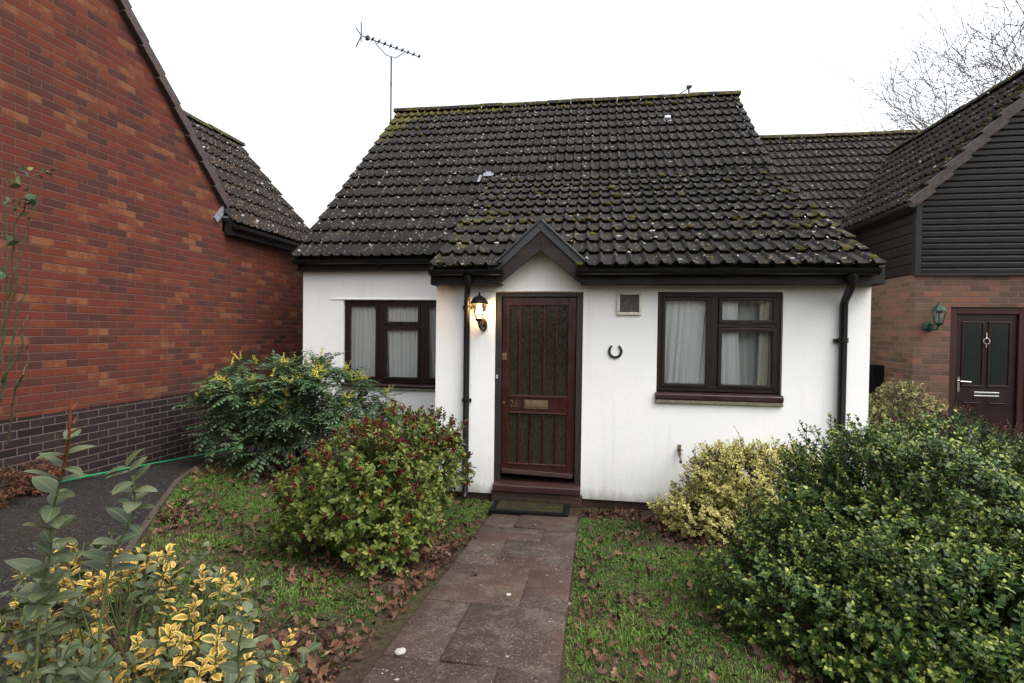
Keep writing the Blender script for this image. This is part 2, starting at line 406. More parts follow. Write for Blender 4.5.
WHITE = m_render()
RED_BRICK = brickmat('red_brick', 'Y', [(0.0, (0.0506, 0.0216, 0.0185)), (0.20, (0.0682, 0.0244, 0.0202)), (0.42, (0.0858, 0.0244, 0.0176)), (0.62, (0.1012, 0.0244, 0.0158)), (0.80, (0.1078, 0.0301, 0.0176)), (0.92, (0.1232, 0.0404, 0.0211)), (1.0, (0.1485, 0.0620, 0.0317))], (0.0968, 0.0517, 0.0414), soot=0.12)
DARK_BRICK = brickmat('dark_engineering_brick', 'Y', [(0, (0.0122, 0.0094, 0.0101)), (0.6, (0.0187, 0.0144, 0.0144)), (1, (0.0259, 0.0194, 0.0180))], (0.0972, 0.0720, 0.0662))
BROWN_BRICK_X = brickmat('brown_brick_front', 'X', [(0, (0.0892, 0.0570, 0.0425)), (0.4, (0.1232, 0.0765, 0.0544)), (0.75, (0.1487, 0.0833, 0.0595)), (1, (0.1997, 0.0833, 0.0595))], (0.1445, 0.1062, 0.0935))
BROWN_BRICK_Y = brickmat('brown_brick_side', 'Y', [(0, (0.105, 0.072, 0.048)), (0.4, (0.145, 0.096, 0.060)), (0.75, (0.175, 0.110, 0.068)), (1, (0.225, 0.105, 0.070))], (0.20, 0.145, 0.125), soot=0.0)
PLINTH_BRICK = brickmat('damp_plinth_brick', 'X', [(0, (0.035, 0.024, 0.018)), (1, (0.07, 0.045, 0.033))], (0.05, 0.042, 0.034))
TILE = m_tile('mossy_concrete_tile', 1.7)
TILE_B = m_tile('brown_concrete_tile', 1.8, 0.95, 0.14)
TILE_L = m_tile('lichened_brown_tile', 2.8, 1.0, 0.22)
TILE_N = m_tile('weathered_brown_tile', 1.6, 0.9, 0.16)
BLACK_PVC = plain('black_gutter_plastic', (0.007, 0.007, 0.0078), 0.35, 0.35, var=0.3)
FASCIA = m_wood('black_stained_fascia', (0.008, 0.007, 0.0068), (0.013, 0.011, 0.010), 0.5, 0, 0.25)
BARGE = m_wood('weathered_brown_bargeboard', (0.011, 0.008, 0.0072), (0.034, 0.0245, 0.022), 0.6, 0, 0.25)
FRAME = m_wood('dark_brown_window_timber', (0.011, 0.0056, 0.0048), (0.019, 0.009, 0.0072), 0.36, 2, 0.35)
FRAME_H = m_wood('brown_timber_sill', (0.018, 0.0075, 0.006), (0.030, 0.012, 0.010), 0.32, 0)
DOORFRAME = m_wood('blackened_door_frame', (0.012, 0.009, 0.008), (0.024, 0.017, 0.014), 0.5, 2)
DOOR = m_wood('mahogany_door', (0.022, 0.0045, 0.004), (0.042, 0.009, 0.007), 0.25, 2, 0.6)
DOOR_SILL = m_wood('mahogany_threshold', (0.0230, 0.0086, 0.0072), (0.0396, 0.0173, 0.0144), 0.35, 0)
UPVC_DOOR = m_wood('dark_red_brown_door', (0.0104, 0.0036, 0.0034), (0.0144, 0.0048, 0.0044), 0.35, 2, 0.3)
UPVC_FRAME = m_wood('red_brown_door_frame', (0.028, 0.007, 0.0065), (0.036, 0.009, 0.008), 0.4, 2, 0.3)
CLAD = m_wood('black_brown_cladding', (0.0050, 0.0046, 0.0056), (0.0085, 0.0080, 0.0094), 0.42, 0, 0.28)
CLAD_Y = m_wood('black_brown_side_cladding', (0.0064, 0.0048, 0.0044), (0.0112, 0.0080, 0.0072), 0.5, 1, 0.2)
PANE = m_pane('window_glass'); OBSCURE = m_obscure('obscured_door_glass')
DARK_GLASS = plain('dark_door_glass', (0.010, 0.014, 0.014), 0.18, 0.3, var=0.2, scale=9)
STONE = plain('mossy_stone_sill', (0.16, 0.14, 0.105), 0.85, 0.2, var=0.4, scale=30, bump=0.5)
BRASS = plain('aged_brass', (0.24, 0.15, 0.060), 0.42, 0.5, 0.8, var=0.3)
DULL_BRASS = plain('tarnished_brass', (0.16, 0.115, 0.06), 0.5, 0.5, 0.55, var=0.35)
CHROME = plain('brushed_chrome', (0.62, 0.62, 0.62), 0.22, 0.5, 1.0, var=0.05)
STEEL = plain('weathered_grey_metal', (0.040, 0.040, 0.044), 0.7, 0.1, 0.0)
IRON = plain('black_iron', (0.012, 0.012, 0.013), 0.42, 0.5, var=0.3)
LANTERN = plain('bronze_black_lantern', (0.022, 0.017, 0.014), 0.38, 0.5, 0.4, var=0.3)
GREEN_MET = plain('green_painted_metal', (0.004, 0.036, 0.021), 0.4, 0.3)
LEAD = plain('grey_lead', (0.11, 0.12, 0.135), 0.45, 0.5, 0.2, var=0.35, scale=12)
DARK_LEAD = plain('dark_lead', (0.030, 0.033, 0.038), 0.45, 0.5, 0.1, var=0.35, scale=12)
LIGHT_LEAD = plain('pale_new_lead', (0.15, 0.16, 0.185), 0.6, 0.2, 0.1, var=0.3, scale=18)
BEIGE = plain('beige_plastic', (0.60, 0.58, 0.51), 0.5, 0.4, var=0.25, scale=25)
GREY_WHITE = plain('pale_grey_plastic', (0.34, 0.36, 0.40), 0.5, 0.4)
RUBBER = plain('black_rubber_mat', (0.007, 0.007, 0.0075), 0.9, 0.05, var=0.3, scale=60, bump=0.5)
MOSS = m_ramp('olive_moss', [(0, (0.015, 0.017, 0.005)), (0.6, (0.036, 0.035, 0.007)), (1, (0.080, 0.066, 0.012))], 0.95, 0.1)
BARK = m_ramp('brown_bark', [(0, (0.035, 0.025, 0.018)), (1, (0.075, 0.055, 0.04))], 0.9, 0.15)
def m_bark(name, c):
    return plain(name, c, 0.85, 0.2, var=0.4, scale=30, bump=0.6)
STEM = m_bark('brown_stem', (0.050, 0.034, 0.022)); STEM_G = m_bark('green_stem', (0.075, 0.095, 0.035)); TWIG = m_bark('grey_brown_twig', (0.085, 0.060, 0.060))
GROUND = m_ground(); TARMAC = m_tarmac(); SLAB = m_slab()

# ------------------------------------------------------------------ tiled roofs
RS = np.random.RandomState
def tile_surface(O, U, V, wu, wv, pitch, gauge):
    O, U, V = (np.array(q, float) for q in (O, U, V)); N = np.cross(U, V); N /= np.linalg.norm(N)
    def prof(u):
        p = (u / pitch) % 1.0
        return np.where(p < 0.40, 0.031 * np.sin(np.pi * p / 0.40) ** 1.15, -0.002 * np.sin(np.pi * (p - 0.40) / 0.60))
    def at(u, v):
        r = np.floor(v / gauge); k = v / gauge - r
        d = prof(u) + 0.032 * (1 - k)
        return O + u[:, None] * U + v[:, None] * V + d[:, None] * N
    return O, U, V, N, prof, at
def tiles(name, O, U, V, wu, wv, mat, parent, pitch=0.1435, gauge=0.34, seed=1, per=10, moss=None, cut=None):
    rs = RS(seed); O, U, V, N, prof, at = tile_surface(O, U, V, wu, wv, pitch, gauge)
    nu = int(round(wu / pitch)) * per + 1; u = np.linspace(0, wu, nu); nr = int(math.ceil(wv / gauge - 1e-6))
    ti = np.floor(u / (2 * pitch) + 1e-6).astype(int); nt = ti.max() + 1
    Vs, rnd, ms, fr, Fs = [], [], [], [], []; k = 0; p = prof(u)
    for r in range(nr):
        jz = rs.normal(0, 0.0032, nt)[ti]; jv = (rs.normal(0, 0.007, nt) - 0.02 * (rs.rand(nt) < 0.03))[ti]; jr = np.clip(rs.beta(2, 2.4, nt), 0, 1)[ti]
        v0 = r * gauge; v1 = min((r + 1) * gauge + 0.035, wv); jt = rs.normal(0, 0.003, nt)[ti]
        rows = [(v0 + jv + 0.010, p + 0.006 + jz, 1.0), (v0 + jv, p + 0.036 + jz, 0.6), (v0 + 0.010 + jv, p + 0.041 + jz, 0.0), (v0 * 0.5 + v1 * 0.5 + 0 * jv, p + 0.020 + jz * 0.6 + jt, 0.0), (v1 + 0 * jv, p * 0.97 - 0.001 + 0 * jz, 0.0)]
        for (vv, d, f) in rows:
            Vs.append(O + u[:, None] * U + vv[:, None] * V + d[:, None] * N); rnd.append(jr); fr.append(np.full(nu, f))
            ms.append(moss(u, np.broadcast_to(vv, u.shape)) if moss else np.full(nu, 0.3))
        for q in range(4):
            a = k + q * nu + np.arange(nu - 1); Fs.append(np.stack([a, a + 1, a + 1 + nu, a + nu], 1))
        k += 5 * nu
    Vs = np.concatenate(Vs); F = np.concatenate(Fs)
    if cut is not None:
        c = Vs[F].mean(1); F = F[~cut(c)]
    o = npmesh(name, Vs, F, mat, parent, {'rnd': np.concatenate(rnd), 'moss': np.concatenate(ms), 'front': np.concatenate(fr)}, smooth=True)
    o.data.set_sharp_from_angle(angle=R(50))
    return o, at

def icos(sub=1):
    bm = bmesh.new(); bmesh.ops.create_icosphere(bm, subdivisions=sub, radius=1.0)
    v = np.array([q.co[:] for q in bm.verts]); f = np.array([[x.index for x in q.verts] for q in bm.faces]); bm.free(); return v, f
ICO1, ICO2 = icos(1), icos(2)
def blobs(name, P, S, mat, parent, seed=1, ico=ICO1, rough=0.25, N=None):
    """many small lumps in ONE mesh: P (n,3) centres, S (n,3) radii"""
    rs = RS(seed); iv, jf = ico; n = len(P); a = rs.uniform(0, 6.28, n); c, s = np.cos(a), np.sin(a)
    d = iv[None] * (1 + rs.normal(0, rough, (n, len(iv), 1))) * S[:, None, :]
    x = d[..., 0] * c[:, None] - d[..., 1] * s[:, None]; y = d[..., 0] * s[:, None] + d[..., 1] * c[:, None]
    if N is not None:
        z = d[..., 2]; e1 = nrm(np.cross(np.array([0, 1.0, 0.01]), N)); e2 = np.cross(N, e1)
        V = P[:, None] + x[..., None] * e1[:, None] + y[..., None] * e2[:, None] + z[..., None] * N[:, None]
    else: V = P[:, None] + np.stack([x, y, d[..., 2]], -1)
    F = jf[None] + (np.arange(n) * len(iv))[:, None, None]
    return npmesh(name, V.reshape(-1, 3), F.reshape(-1, 3), mat, parent, {'rnd': np.repeat(rs.rand(n), len(iv)), 'edge': np.zeros(n * len(iv)), 'tip': np.zeros(n * len(iv))}, smooth=True)
def moss_on(name, at, wu, wv, n, dens, parent, seed, pitch=0.1435, gauge=0.34, size=0.02, N=(0, 0, 1), mat=None, cut=None):
    rs = RS(seed); u = rs.uniform(0, wu, n * 6); r = np.floor(rs.uniform(0, wv / gauge, n * 6)); keep = rs.rand(n * 6) < dens(u, r * gauge)
    u, r = u[keep][:n], r[keep][:n]; k = np.where(rs.rand(len(u)) < 0.7, rs.uniform(0.01, 0.16, len(u)), rs.uniform(0, 0.98, len(u)))
    u = np.where(rs.rand(len(u)) < 0.75, (np.floor(u / pitch) + rs.uniform(0.45, 1.05, len(u))) * pitch, u); u = np.clip(u, 0.01, wu - 0.01)
    P = at(u, (r + k) * gauge)
    if cut is not None:
        q = ~cut(P); P = P[q]
    s = size * rs.gamma(2.2, 0.45, len(P)); S = np.stack([s * rs.uniform(0.8, 1.9, len(P)), s * rs.uniform(0.8, 1.6, len(P)), s * 0.55], 1)
    return blobs(name, P, S, mat or MOSS, parent, seed, ICO1, 0.2, np.repeat(np.array([N], float), len(P), 0))
def ridge(name, A, B, mat, parent, seed=1, r=0.115, seg=0.45):
    rs = RS(seed); A, B = np.array(A, float), np.array(B, float); L = np.linalg.norm(B - A); D = (B - A) / L; n = max(1, int(round(L / seg))); sd = np.cross(D, [0, 0, 1.0])
    V, F, rnd = [], [], []; m = 9
    for i in range(n):
        q = rs.rand(); dz = rs.normal(0, 0.006)
        for (t, rr) in ((i * L / n + 0.004, r), ((i + 1) * L / n - 0.004 if i < n - 1 else L, r * 0.97)):
            for k in range(m):
                a = np.pi * (k / (m - 1)); V.append(A + D * t + sd * math.cos(a) * rr + np.array([0, 0, math.sin(a) * rr * 0.85 - 0.03 + dz])); rnd.append(q)
        b = i * 2 * m
        F += [(b + k, b + k + 1, b + m + k + 1, b + m + k) for k in range(m - 1)]
        F += [(b, b + k, b + k + 1, b + k + 1) for k in range(0)]
    mb = MB(); mb.v = [tuple(x) for x in V]; mb.f = F
    for i in (0, n - 1):
        mb.f.append(tuple(i * 2 * m + (0 if i == 0 else m) + k for k in range(m)))
    o = mb.build(name, mat, parent, smooth=True, sharp=50)
    for nm, a in (('rnd', np.array(rnd)), ('moss', np.full(len(rnd), 0.75)), ('front', np.zeros(len(rnd)))):
        at_ = o.data.attributes.new(nm, 'FLOAT', 'POINT'); at_.data.foreach_set('value', a.astype(np.float32))
    return o
def gutter(mb, A, B, r=0.055, out=(0, -1, 0)):
    A, B, out = Vector(A), Vector(B), Vector(out); up = Vector((0, 0, 1)); pr = []
    for k in range(9):
        a = math.pi * k / 8; pr.append((math.cos(a) * r, -math.sin(a) * r))
    for k in range(8, -1, -1):
        a = math.pi * k / 8; pr.append((math.cos(a) * (r - 0.006), -math.sin(a) * (r - 0.006) + 0.001))
    mb.prism([A + out * x + up * z for x, z in pr], B - A)
    for q, d in ((A, (B - A).normalized()), (B, (A - B).normalized())):
        mb.prism([q + out * (x * 1.04) + up * z * 1.04 for x, z in pr[:9]], d * 0.006)
    L = (B - A).length; n = max(1, int(L / 1.9))
    for i in range(n):
        q = A + (B - A) * ((i + 0.5) / n); d = (B - A).normalized()
        mb.prism([q + out * (x * 1.09) + up * (z * 1.09 - 0.001) for x, z in pr[:9]] + [q + out * (x * 1.01) + up * z * 1.01 for x, z in pr[:9]][::-1], d * 0.06)
    return mb

# ================================================================== SETTING: ground, paths
def axis_pts(segs):
    out = []
    for a, b, n in segs: out += list(np.linspace(a, b, n, endpoint=False))
    return np.array(out + [segs[-1][1]])
gx = axis_pts([(-400, -30, 8), (-30, -8, 12), (-8, 8, 110), (8, 30, 12), (30, 400, 8)])
gy = axis_pts([(-400, -30, 8), (-30, -4, 10), (-4, 12, 110), (12, 40, 10), (40, 600, 8)])
GX, GY = np.meshgrid(gx, gy); rsg = RS(5)
GZ = ground(GX, GY) + np.where((np.abs(GX) < 8) & (GY < 9) & (GY > -3), rsg.normal(0, 0.006, GX.shape), 0)
nX = len(gx); idx = np.arange(GX.size).reshape(GX.shape)
F = np.stack([idx[:-1, :-1], idx[:-1, 1:], idx[1:, 1:], idx[1:, :-1]], -1).reshape(-1, 4)
g = npmesh('ground', np.stack([GX, GY, GZ], -1).reshape(-1, 3), F, GROUND, smooth=True); tag(g, kind='structure')

# tarmac path beside the left house: between its wall (x=-5) and a kinked edging
EDGE = [(-1.9, -2.5), (-1.9, 1.3), (-2.76, 2.65), (-3.23, 3.36), (-4.13, 4.77), (-4.42, 5.35), (-4.62, 6.0), (-4.72, 6.35)]
def edge_x(y):
    ys = [p[1] for p in EDGE]; xs = [p[0] for p in EDGE]
    return np.interp(y, ys, xs)
V, F = [], []
ys = np.linspace(-2.5, 6.35, 60)
for i, y in enumerate(ys):
    xr = edge_x(y)
    for j in range(9):
        x = -5.0 + (xr + 5.0) * j / 8; V.append((x, y, gz(x, y) + 0.022))
    if i: F += [((i - 1) * 9 + j, (i - 1) * 9 + j + 1, i * 9 + j + 1, i * 9 + j) for j in range(8)]
k = len(V)
for i, x in enumerate(np.linspace(-5.0, -1.7, 24)):
    for j in range(4):
        y = 6.352 + 0.72 * j / 3; V.append((x, y, gz(x, y) + 0.022))
    if i: F += [(k + (i - 1) * 4 + j, k + i * 4 + j, k + i * 4 + j + 1, k + (i - 1) * 4 + j + 1) for j in range(3)]
tag(npmesh('tarmac_path', V, F, TARMAC, smooth=True), kind='structure')

# garden path: staggered slabs
V, F, rr = [], [], []; rsp = RS(8)
rows = [5.12, 4.62, 4.25, 3.62, 2.99, 2.34, 1.70, 1.06, 0.42, -0.22]
XL, XR = -0.955, -0.128
for i in range(len(rows) - 1):
    y1, y0 = rows[i], rows[i + 1]
    xs = [XL, XL + 0.55, XR] if i % 2 == 1 else [XL, XL + 0.28, XR]
    if i == 0: xs = [XL, XL + 0.28, XR]
    for a, b in zip(xs[:-1], xs[1:]):
        t_ = rsp.normal(0, 0.004, 4); e = 0.0035; q = 0.3 + 0.4 * rsp.rand(); top = []
        for (x, y, s) in ((a + e, y0 + e, 0), (b - e, y0 + e, 1), (b - e, y1 - e, 2), (a + e, y1 - e, 3)): top.append((x, y, gz(x, y) + 0.034 + t_[s]))
        base = len(V); bev = 0.005
        cx_, cy_ = (a + b) / 2, (y0 + y1) / 2
        V += [(x, y, z - 0.09) for x, y, z in top] + [(x, y, z - bev) for x, y, z in top] + [(x + (bev if x < cx_ else -bev), y + (bev if y < cy_ else -bev), z) for x, y, z in top]
        rr += [q] * 12
        for l in (0, 4):
            F += [(base + l + s, base + l + (s + 1) % 4, base + l + 4 + (s + 1) % 4, base + l + 4 + s) for s in range(4)]
        F.append((base + 8, base + 9, base + 10, base + 11))
k = len(V)
for i, y in enumerate(np.linspace(-0.2, 5.1, 30)):
    V += [(XL + 0.01, y, gz(XL, y) + 0.026), (XR - 0.01, y, gz(XR, y) + 0.026)]; rr += [0.0, 0.0]
    if i: F.append((k + 2 * i - 2, k + 2 * i - 1, k + 2 * i + 1, k + 2 * i))
tag(npmesh('garden_path', V, F, SLAB, None, {'rnd': rr}), kind='structure')

# edging strip between tarmac and lawn
mb = MB(); pe = EDGE[:7] + [(-4.70, 6.28)]
for (x0, y0), (x1, y1) in zip(pe[:-1], pe[1:]):
    L = math.hypot(x1 - x0, y1 - y0); n = max(1, round(L / 0.9))
    for i in range(n):
        a, b = (i + 0.004) / n, (i + 1 - 0.004) / n; p = []
        for t_ in (a, b):
            x, y = x0 + (x1 - x0) * t_, y0 + (y1 - y0) * t_; p.append((x, y, gz(x, y)))
        d = Vector((x1 - x0, y1 - y0, 0)).normalized(); s = Vector((d.y, -d.x, 0)) * 0.05
        A, B = Vector(p[0]), Vector(p[1]); up = Vector((0, 0, 0.034)); dn_ = Vector((0, 0, -0.10))
        mb.add([A + dn_, A + s + dn_, A + s + up, A + up, B + dn_, B + s + dn_, B + s + up, B + up], [(0, 1, 2, 3), (7, 6, 5, 4), (0, 4, 5, 1), (1, 5, 6, 2), (2, 6, 7, 3), (3, 7, 4, 0)])
EDGE_MAT = plain('weathered_edging', (0.048, 0.038, 0.028), 0.9, 0.2, var=0.45, scale=22, bump=0.5)
tag(mb.build('path_edging', EDGE_MAT, None, bevel=0.008), 'narrow concrete edging strip between the dark tarmac path and the lawn', 'edging')

# ================================================================== THE WHITE BUNGALOW
house = thing('bungalow', (0.45, 5.547, 0), 'small white rendered bungalow with mossy dark tiled roof and mahogany front door', 'house')
YW, YL = 5.547, 7.10
mb = MB()
dz0, dz1 = 0.135, 2.207
def hole_w(u, z): return (-1.032 < u < -0.122 and z < dz1) or (0.616 < u < 1.794 and 1.20 < z < 2.211)
mb.wall([-1.672, -1.032, -0.122, 0.616, 1.794, 2.57], [0.09, 1.20, dz1, 2.211, 2.36], hole_w, (0, YW, 0), (1, 0, 0), (0, 0.25, 0))
# gablet tympanum
mb.prism([(-1.02, YW - 0.001, 2.34), (-0.07, YW - 0.001, 2.34), (-0.545, YW - 0.001, 2.82)], (0, 0.1, 0))
def hole_l(u, z): return -3.483 < u < -1.80 and 1.045 < z < 2.206
mb.wall([-4.09, -3.483, -1.80, -1.675], [-0.02, 1.045, 2.206, 2.74], hole_l, (0, YL, 0), (1, 0, 0), (0, 0.25, 0))
mb.prism([(-1.674, YW + 0.25, -0.02), (-1.674, YL + 0.25, -0.02), (-1.674, YL + 0.25, 2.9), (-1.674, 6.0, 2.75), (-1.674, YW + 0.25, 2.5)], (0.25, 0, 0))
mb.prism([(-4.088, YL + 0.25, -0.02), (-4.088, 14.72, -0.02), (-4.088, 14.72, 2.80), (-4.088, 10.9, 6.24), (-4.088, YL + 0.25, 2.86)], (0.25, 0, 0))
mb.prism([(2.568, YW + 0.25, -0.02), (2.568, 14.72, -0.02), (2.568, 14.72, 2.80), (2.568, 10.9, 6.24), (2.568, 8.55, 4.10), (2.568, YW + 0.25, 2.46)], (-0.25, 0, 0))
mb.box(-3.83, 2.31, 14.47, 14.72, -0.02, 2.80)
mb.build('wall', WHITE, house)
mb = MB()   # drip lips over the openings
for (a, b, z, y) in ((-1.13, 0.02, 2.214, YW), (0.49, 1.93, 2.216, YW), (-3.66, -1.68, 2.211, YL)):
    MB().prism([(a, y + 0.01, z + 0.034), (a, y - 0.004, z + 0.034), (a, y - 0.014, z + 0.006), (a, y - 0.012, z), (a, y + 0.01, z)], (b - a, 0, 0)).build('drip_lip', WHITE, house)
for a in ((-1.655, -1.055, YW + 0.022, YW + 0.2, -0.3, 0.087), (-0.10, 2.555, YW + 0.022, YW + 0.2, -0.3, 0.087), (-4.07, -1.68, YL + 0.022, YL + 0.2, -0.3, -0.023)): MB().box(*a).build('plinth', PLINTH_BRICK, house)

# roofs
a0 = math.radians(41.8); V_M = (0, math.cos(a0), math.sin(a0)); a1 = math.radians(28.9); V_W = (0, math.cos(a1), math.sin(a1))
def moss_main(u, v): return 0.22 + 0.9 * np.exp(-((5.4 - v) / 0.35) ** 2) * np.where(u < 2.2, 1.1, 0.6) + 0.9 * np.exp(-(u / 0.5) ** 2) * np.clip((v - 3.2) / 1.6, 0, 1) + 0.15 * np.exp(-(u / 0.25) ** 2)
wm = 47 * 0.1435; X0M = -4.14
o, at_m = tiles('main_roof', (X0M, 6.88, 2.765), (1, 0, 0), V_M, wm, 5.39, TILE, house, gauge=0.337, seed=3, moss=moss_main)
ww = 30 * 0.1402; X0W = -1.665; OW = np.array((X0W, 5.25, 2.42))
def gablet_cut(c): return (c[:, 2] < 2.885 - 0.93 * np.abs(c[:, 0] + 0.545) + 0.010) & (c[:, 1] < 6.2) & (c[:, 1] > 5.32) & (np.abs(c[:, 0] + 0.545) < 0.52) | ((np.abs(c[:, 0] + 0.545) < 0.37) & (c[:, 1] < 5.9) & (c[:, 2] < 2.885 - 0.93 * np.abs(c[:, 0] + 0.545)))
def moss_wing(u, v): return 0.27 + 0.16 * np.exp(-(u / 0.5) ** 2) + 0.2 * np.exp(-((ww - u) / 0.30) ** 2) + 0.25 * np.exp(-((v - 1.2) / 1.0) ** 2)
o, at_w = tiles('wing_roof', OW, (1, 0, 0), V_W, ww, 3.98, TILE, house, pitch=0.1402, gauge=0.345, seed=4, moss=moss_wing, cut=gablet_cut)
tiles('back_roof', (2.605, 14.92, 2.765), (-1, 0, 0), (0, -math.cos(a0), math.sin(a0)), wm, 5.39, TILE, house, gauge=0.337, seed=5, per=6)
ridge('ridge', (-4.22, 10.90, 6.37), (2.66, 10.90, 6.37), TILE, house, 2, r=0.12)
nM = (0, -math.sin(a0), math.cos(a0)); nW = (0, -math.sin(a1), math.cos(a1))
o = moss_on('moss', at_m, wm, 5.35, 380, lambda u, v: 0.03 + 0.9 * np.exp(-((5.2 - v) / 0.3) ** 2) + 0.9 * np.exp(-(u / 0.6) ** 2) * np.clip((v - 3.4) / 1.4, 0, 1), house, 11, gauge=0.337, size=0.018, N=nM); tag(o, kind='stuff')
o = moss_on('moss', at_w, ww, 3.9, 1500, lambda u, v: 0.26 + 0.9 * np.exp(-(u / 0.3) ** 2) + 0.9 * np.exp(-((ww - u) / 0.28) ** 2) + 0.30 * np.exp(-((u - 1.2) / 1.0) ** 2 - ((v - 1.6) / 1.2) ** 2), house, 12, pitch=0.1402, gauge=0.345, size=0.0145, N=nW, cut=gablet_cut); tag(o, kind='stuff')
LICH = m_ramp('pale_lichen', [(0, (0.17, 0.165, 0.145)), (0.7, (0.30, 0.29, 0.265)), (1, (0.19, 0.125, 0.065))], 0.9, 0.1)
def lichen(at, wu, wv, n, dens, N, seed, gauge, big, cut=None):
    rs = RS(seed); u = rs.uniform(0.02, wu - 0.02, n * 5); v = rs.uniform(0.12, wv, n * 5); kp = rs.rand(n * 5) < dens(u, v); u, v = u[kp][:n], v[kp][:n]
    P = at(u, v)
    if cut is not None: P = P[~cut(P)]
    s = np.minimum(big * rs.gamma(2, 0.5, len(P)), 0.024); S = np.stack([s * rs.uniform(0.7, 1.7, len(P)), s * rs.uniform(0.7, 1.3, len(P)), np.full(len(P), 0.004)], 1)
    return tag(blobs('lichen', P, S, LICH, house, seed, ICO1, 0.3, np.repeat(np.array([N], float), len(P), 0)), kind='stuff')
lichen(at_m, wm, 5.3, 300, lambda u, v: 0.25 + 0.6 * np.clip((v - 3.2) / 2, 0, 1), nM, 21, 0.337, 0.011)
lichen(at_w, ww, 3.9, 420, lambda u, v: 0.20 + 0.9 * np.exp(-(u / 0.25) ** 2) + 0.9 * np.exp(-((ww - u) / 0.3) ** 2), nW, 22, 0.345, 0.016, gablet_cut)
# verge undercloaks
VERGE = plain('grey_verge_mortar', (0.060, 0.056, 0.050), 0.9, 0.2, var=0.4, scale=30, bump=0.5)
mb = MB()
for (x, O, Vd, L) in ((X0M + 0.02, (6.90, 2.765), V_M, 5.36), (X0M + wm - 0.02, (8.6, 4.303), V_M, 3.05), (X0W + 0.02, (5.27, 2.42), V_W, 3.75), (X0W + ww - 0.02, (5.27, 2.42), V_W, 3.75)):
    c = Vector((x, O[0], O[1])) + Vector(Vd) * (L / 2); n_ = Vector(Vd).cross(Vector((1, 0, 0))) * -1
    MB().xbox(c + n_ * (-0.030), (0.018, 0, 0), Vector(Vd) * (L / 2), n_ * 0.028).build('verge', VERGE, house)
# fascias, soffits, gutters
for bx_, sf in (((-1.645, -1.022, 5.335, 5.36, 2.268, 2.455), (-1.645, -0.95, 5.3640, 5.545, 2.272, 2.290)), ((-0.098, 2.56, 5.335, 5.36, 2.268, 2.455), (-0.15, 2.56, 5.3640, 5.545, 2.272, 2.290)), ((-4.10, -1.67, 6.97, 6.995, 2.60, 2.82), (-4.10, -1.67, 6.9955, 7.098, 2.604, 2.622))):
    MB().box(*bx_).build('fascia', FASCIA, house, bevel=0.003); MB().box(*sf).build('soffit', FASCIA, house)
for xe in (-1.672, 2.562): MB().prism([(xe, 5.337, 2.266), (xe, 5.60, 2.266), (xe, 5.60, 2.57), (xe, 5.337, 2.43)], (0.02, 0, 0)).build('eave_end_board', FASCIA, house)
for A, B in (((-1.66, 5.272, 2.405), (-0.905, 5.272, 2.405)), ((-0.19, 5.272, 2.405), (2.50, 5.272, 2.400)), ((-4.12, 6.905, 2.735), (-1.68, 6.905, 2.730))):
    gutter(MB(), A, B).build('gutter', BLACK_PVC, house, smooth=True, sharp=35)
mb = MB()   # swan-neck, pipe, shoe, clips
mb.tube([(-1.268, 5.272, 2.35), (-1.268, 5.272, 2.27), (-1.272, 5.30, 2.235), (-1.318, 5.47, 2.15), (-1.326, 5.505, 2.10), (-1.326, 5.505, 0.12), (-1.326, 5.47, 0.06)], 0.033, 12)
for z in (2.02, 1.05): mb.tube([(-1.326, 5.505, z), (-1.326, 5.505, z + 0.04)], 0.041, 12); mb.box(-1.376, -1.276, 5.52, 5.546, z, z + 0.035)
mb.lathe((-1.268, 5.272, 2.29), [(0.036, 0), (0.042, 0.02), (0.050, 0.05)], 12)
mb.build('downpipe', BLACK_PVC, house, smooth=True, sharp=35)
mb = MB()
mb.tube([(2.285, 5.272, 2.35), (2.285, 5.272, 2.27), (2.287, 5.30, 2.235), (2.315, 5.47, 2.14), (2.318, 5.505, 2.09), (2.318, 5.505, 0.12), (2.318, 5.47, 0.06)], 0.036, 12)
for z in (1.73, 0.85): mb.tube([(2.318, 5.505, z), (2.318, 5.505, z + 0.045)], 0.045, 12); mb.box(2.245, 2.355, 5.515, 5.546, z, z + 0.035)
mb.lathe((2.285, 5.272, 2.29), [(0.038, 0), (0.044, 0.02), (0.050, 0.05)], 12)
mb.build('downpipe', BLACK_PVC, house, smooth=True, sharp=35)
# gablet over the door
yb = 5.335; GA = -0.545
for s_, X0, X1, Xi in ((-1, -1.045, -1.02, -0.932), (1, -0.075, -0.10, -0.172)):
    MB().prism([(X0, yb, 2.420), (GA, yb, 2.884), (GA, yb, 2.605), (Xi, yb, 2.292), (X1, yb, 2.292)], (0, 0.028, 0)).build('bargeboard', BARGE, house, bevel=0.004)
    tri = [Vector((GA, 5.30, 2.892)), Vector((GA, 6.15, 2.892)), Vector((GA + s_ * 0.515, 5.36, 2.412)), Vector((GA + s_ * 0.515, 5.30, 2.412))]
    MB().prism(tri, Vector((s_ * 0.68, 0, 0.733)) * 0.020).build('gablet_roof', DARK_LEAD, house, bevel=0.004)
    MB().prism([(GA, yb - 0.014, 2.892), (GA + s_ * 0.505, yb - 0.014, 2.420), (GA + s_ * 0.49, yb - 0.014, 2.345), (GA, yb - 0.014, 2.795)], (0, 0.0135, 0)).build('lead_capping', DARK_LEAD, house, bevel=0.003)
mb = MB(); mb.tube([(GA, 5.30, 2.912), (GA, 6.15, 2.912)], 0.020, 8); mb.prism([(GA - 0.045, yb - 0.02, 2.86), (GA, yb - 0.02, 2.945), (GA + 0.045, yb - 0.02, 2.86), (GA, yb - 0.02, 2.81)], (0, 0.03, 0)); mb.build('lead_ridge', DARK_LEAD, house)
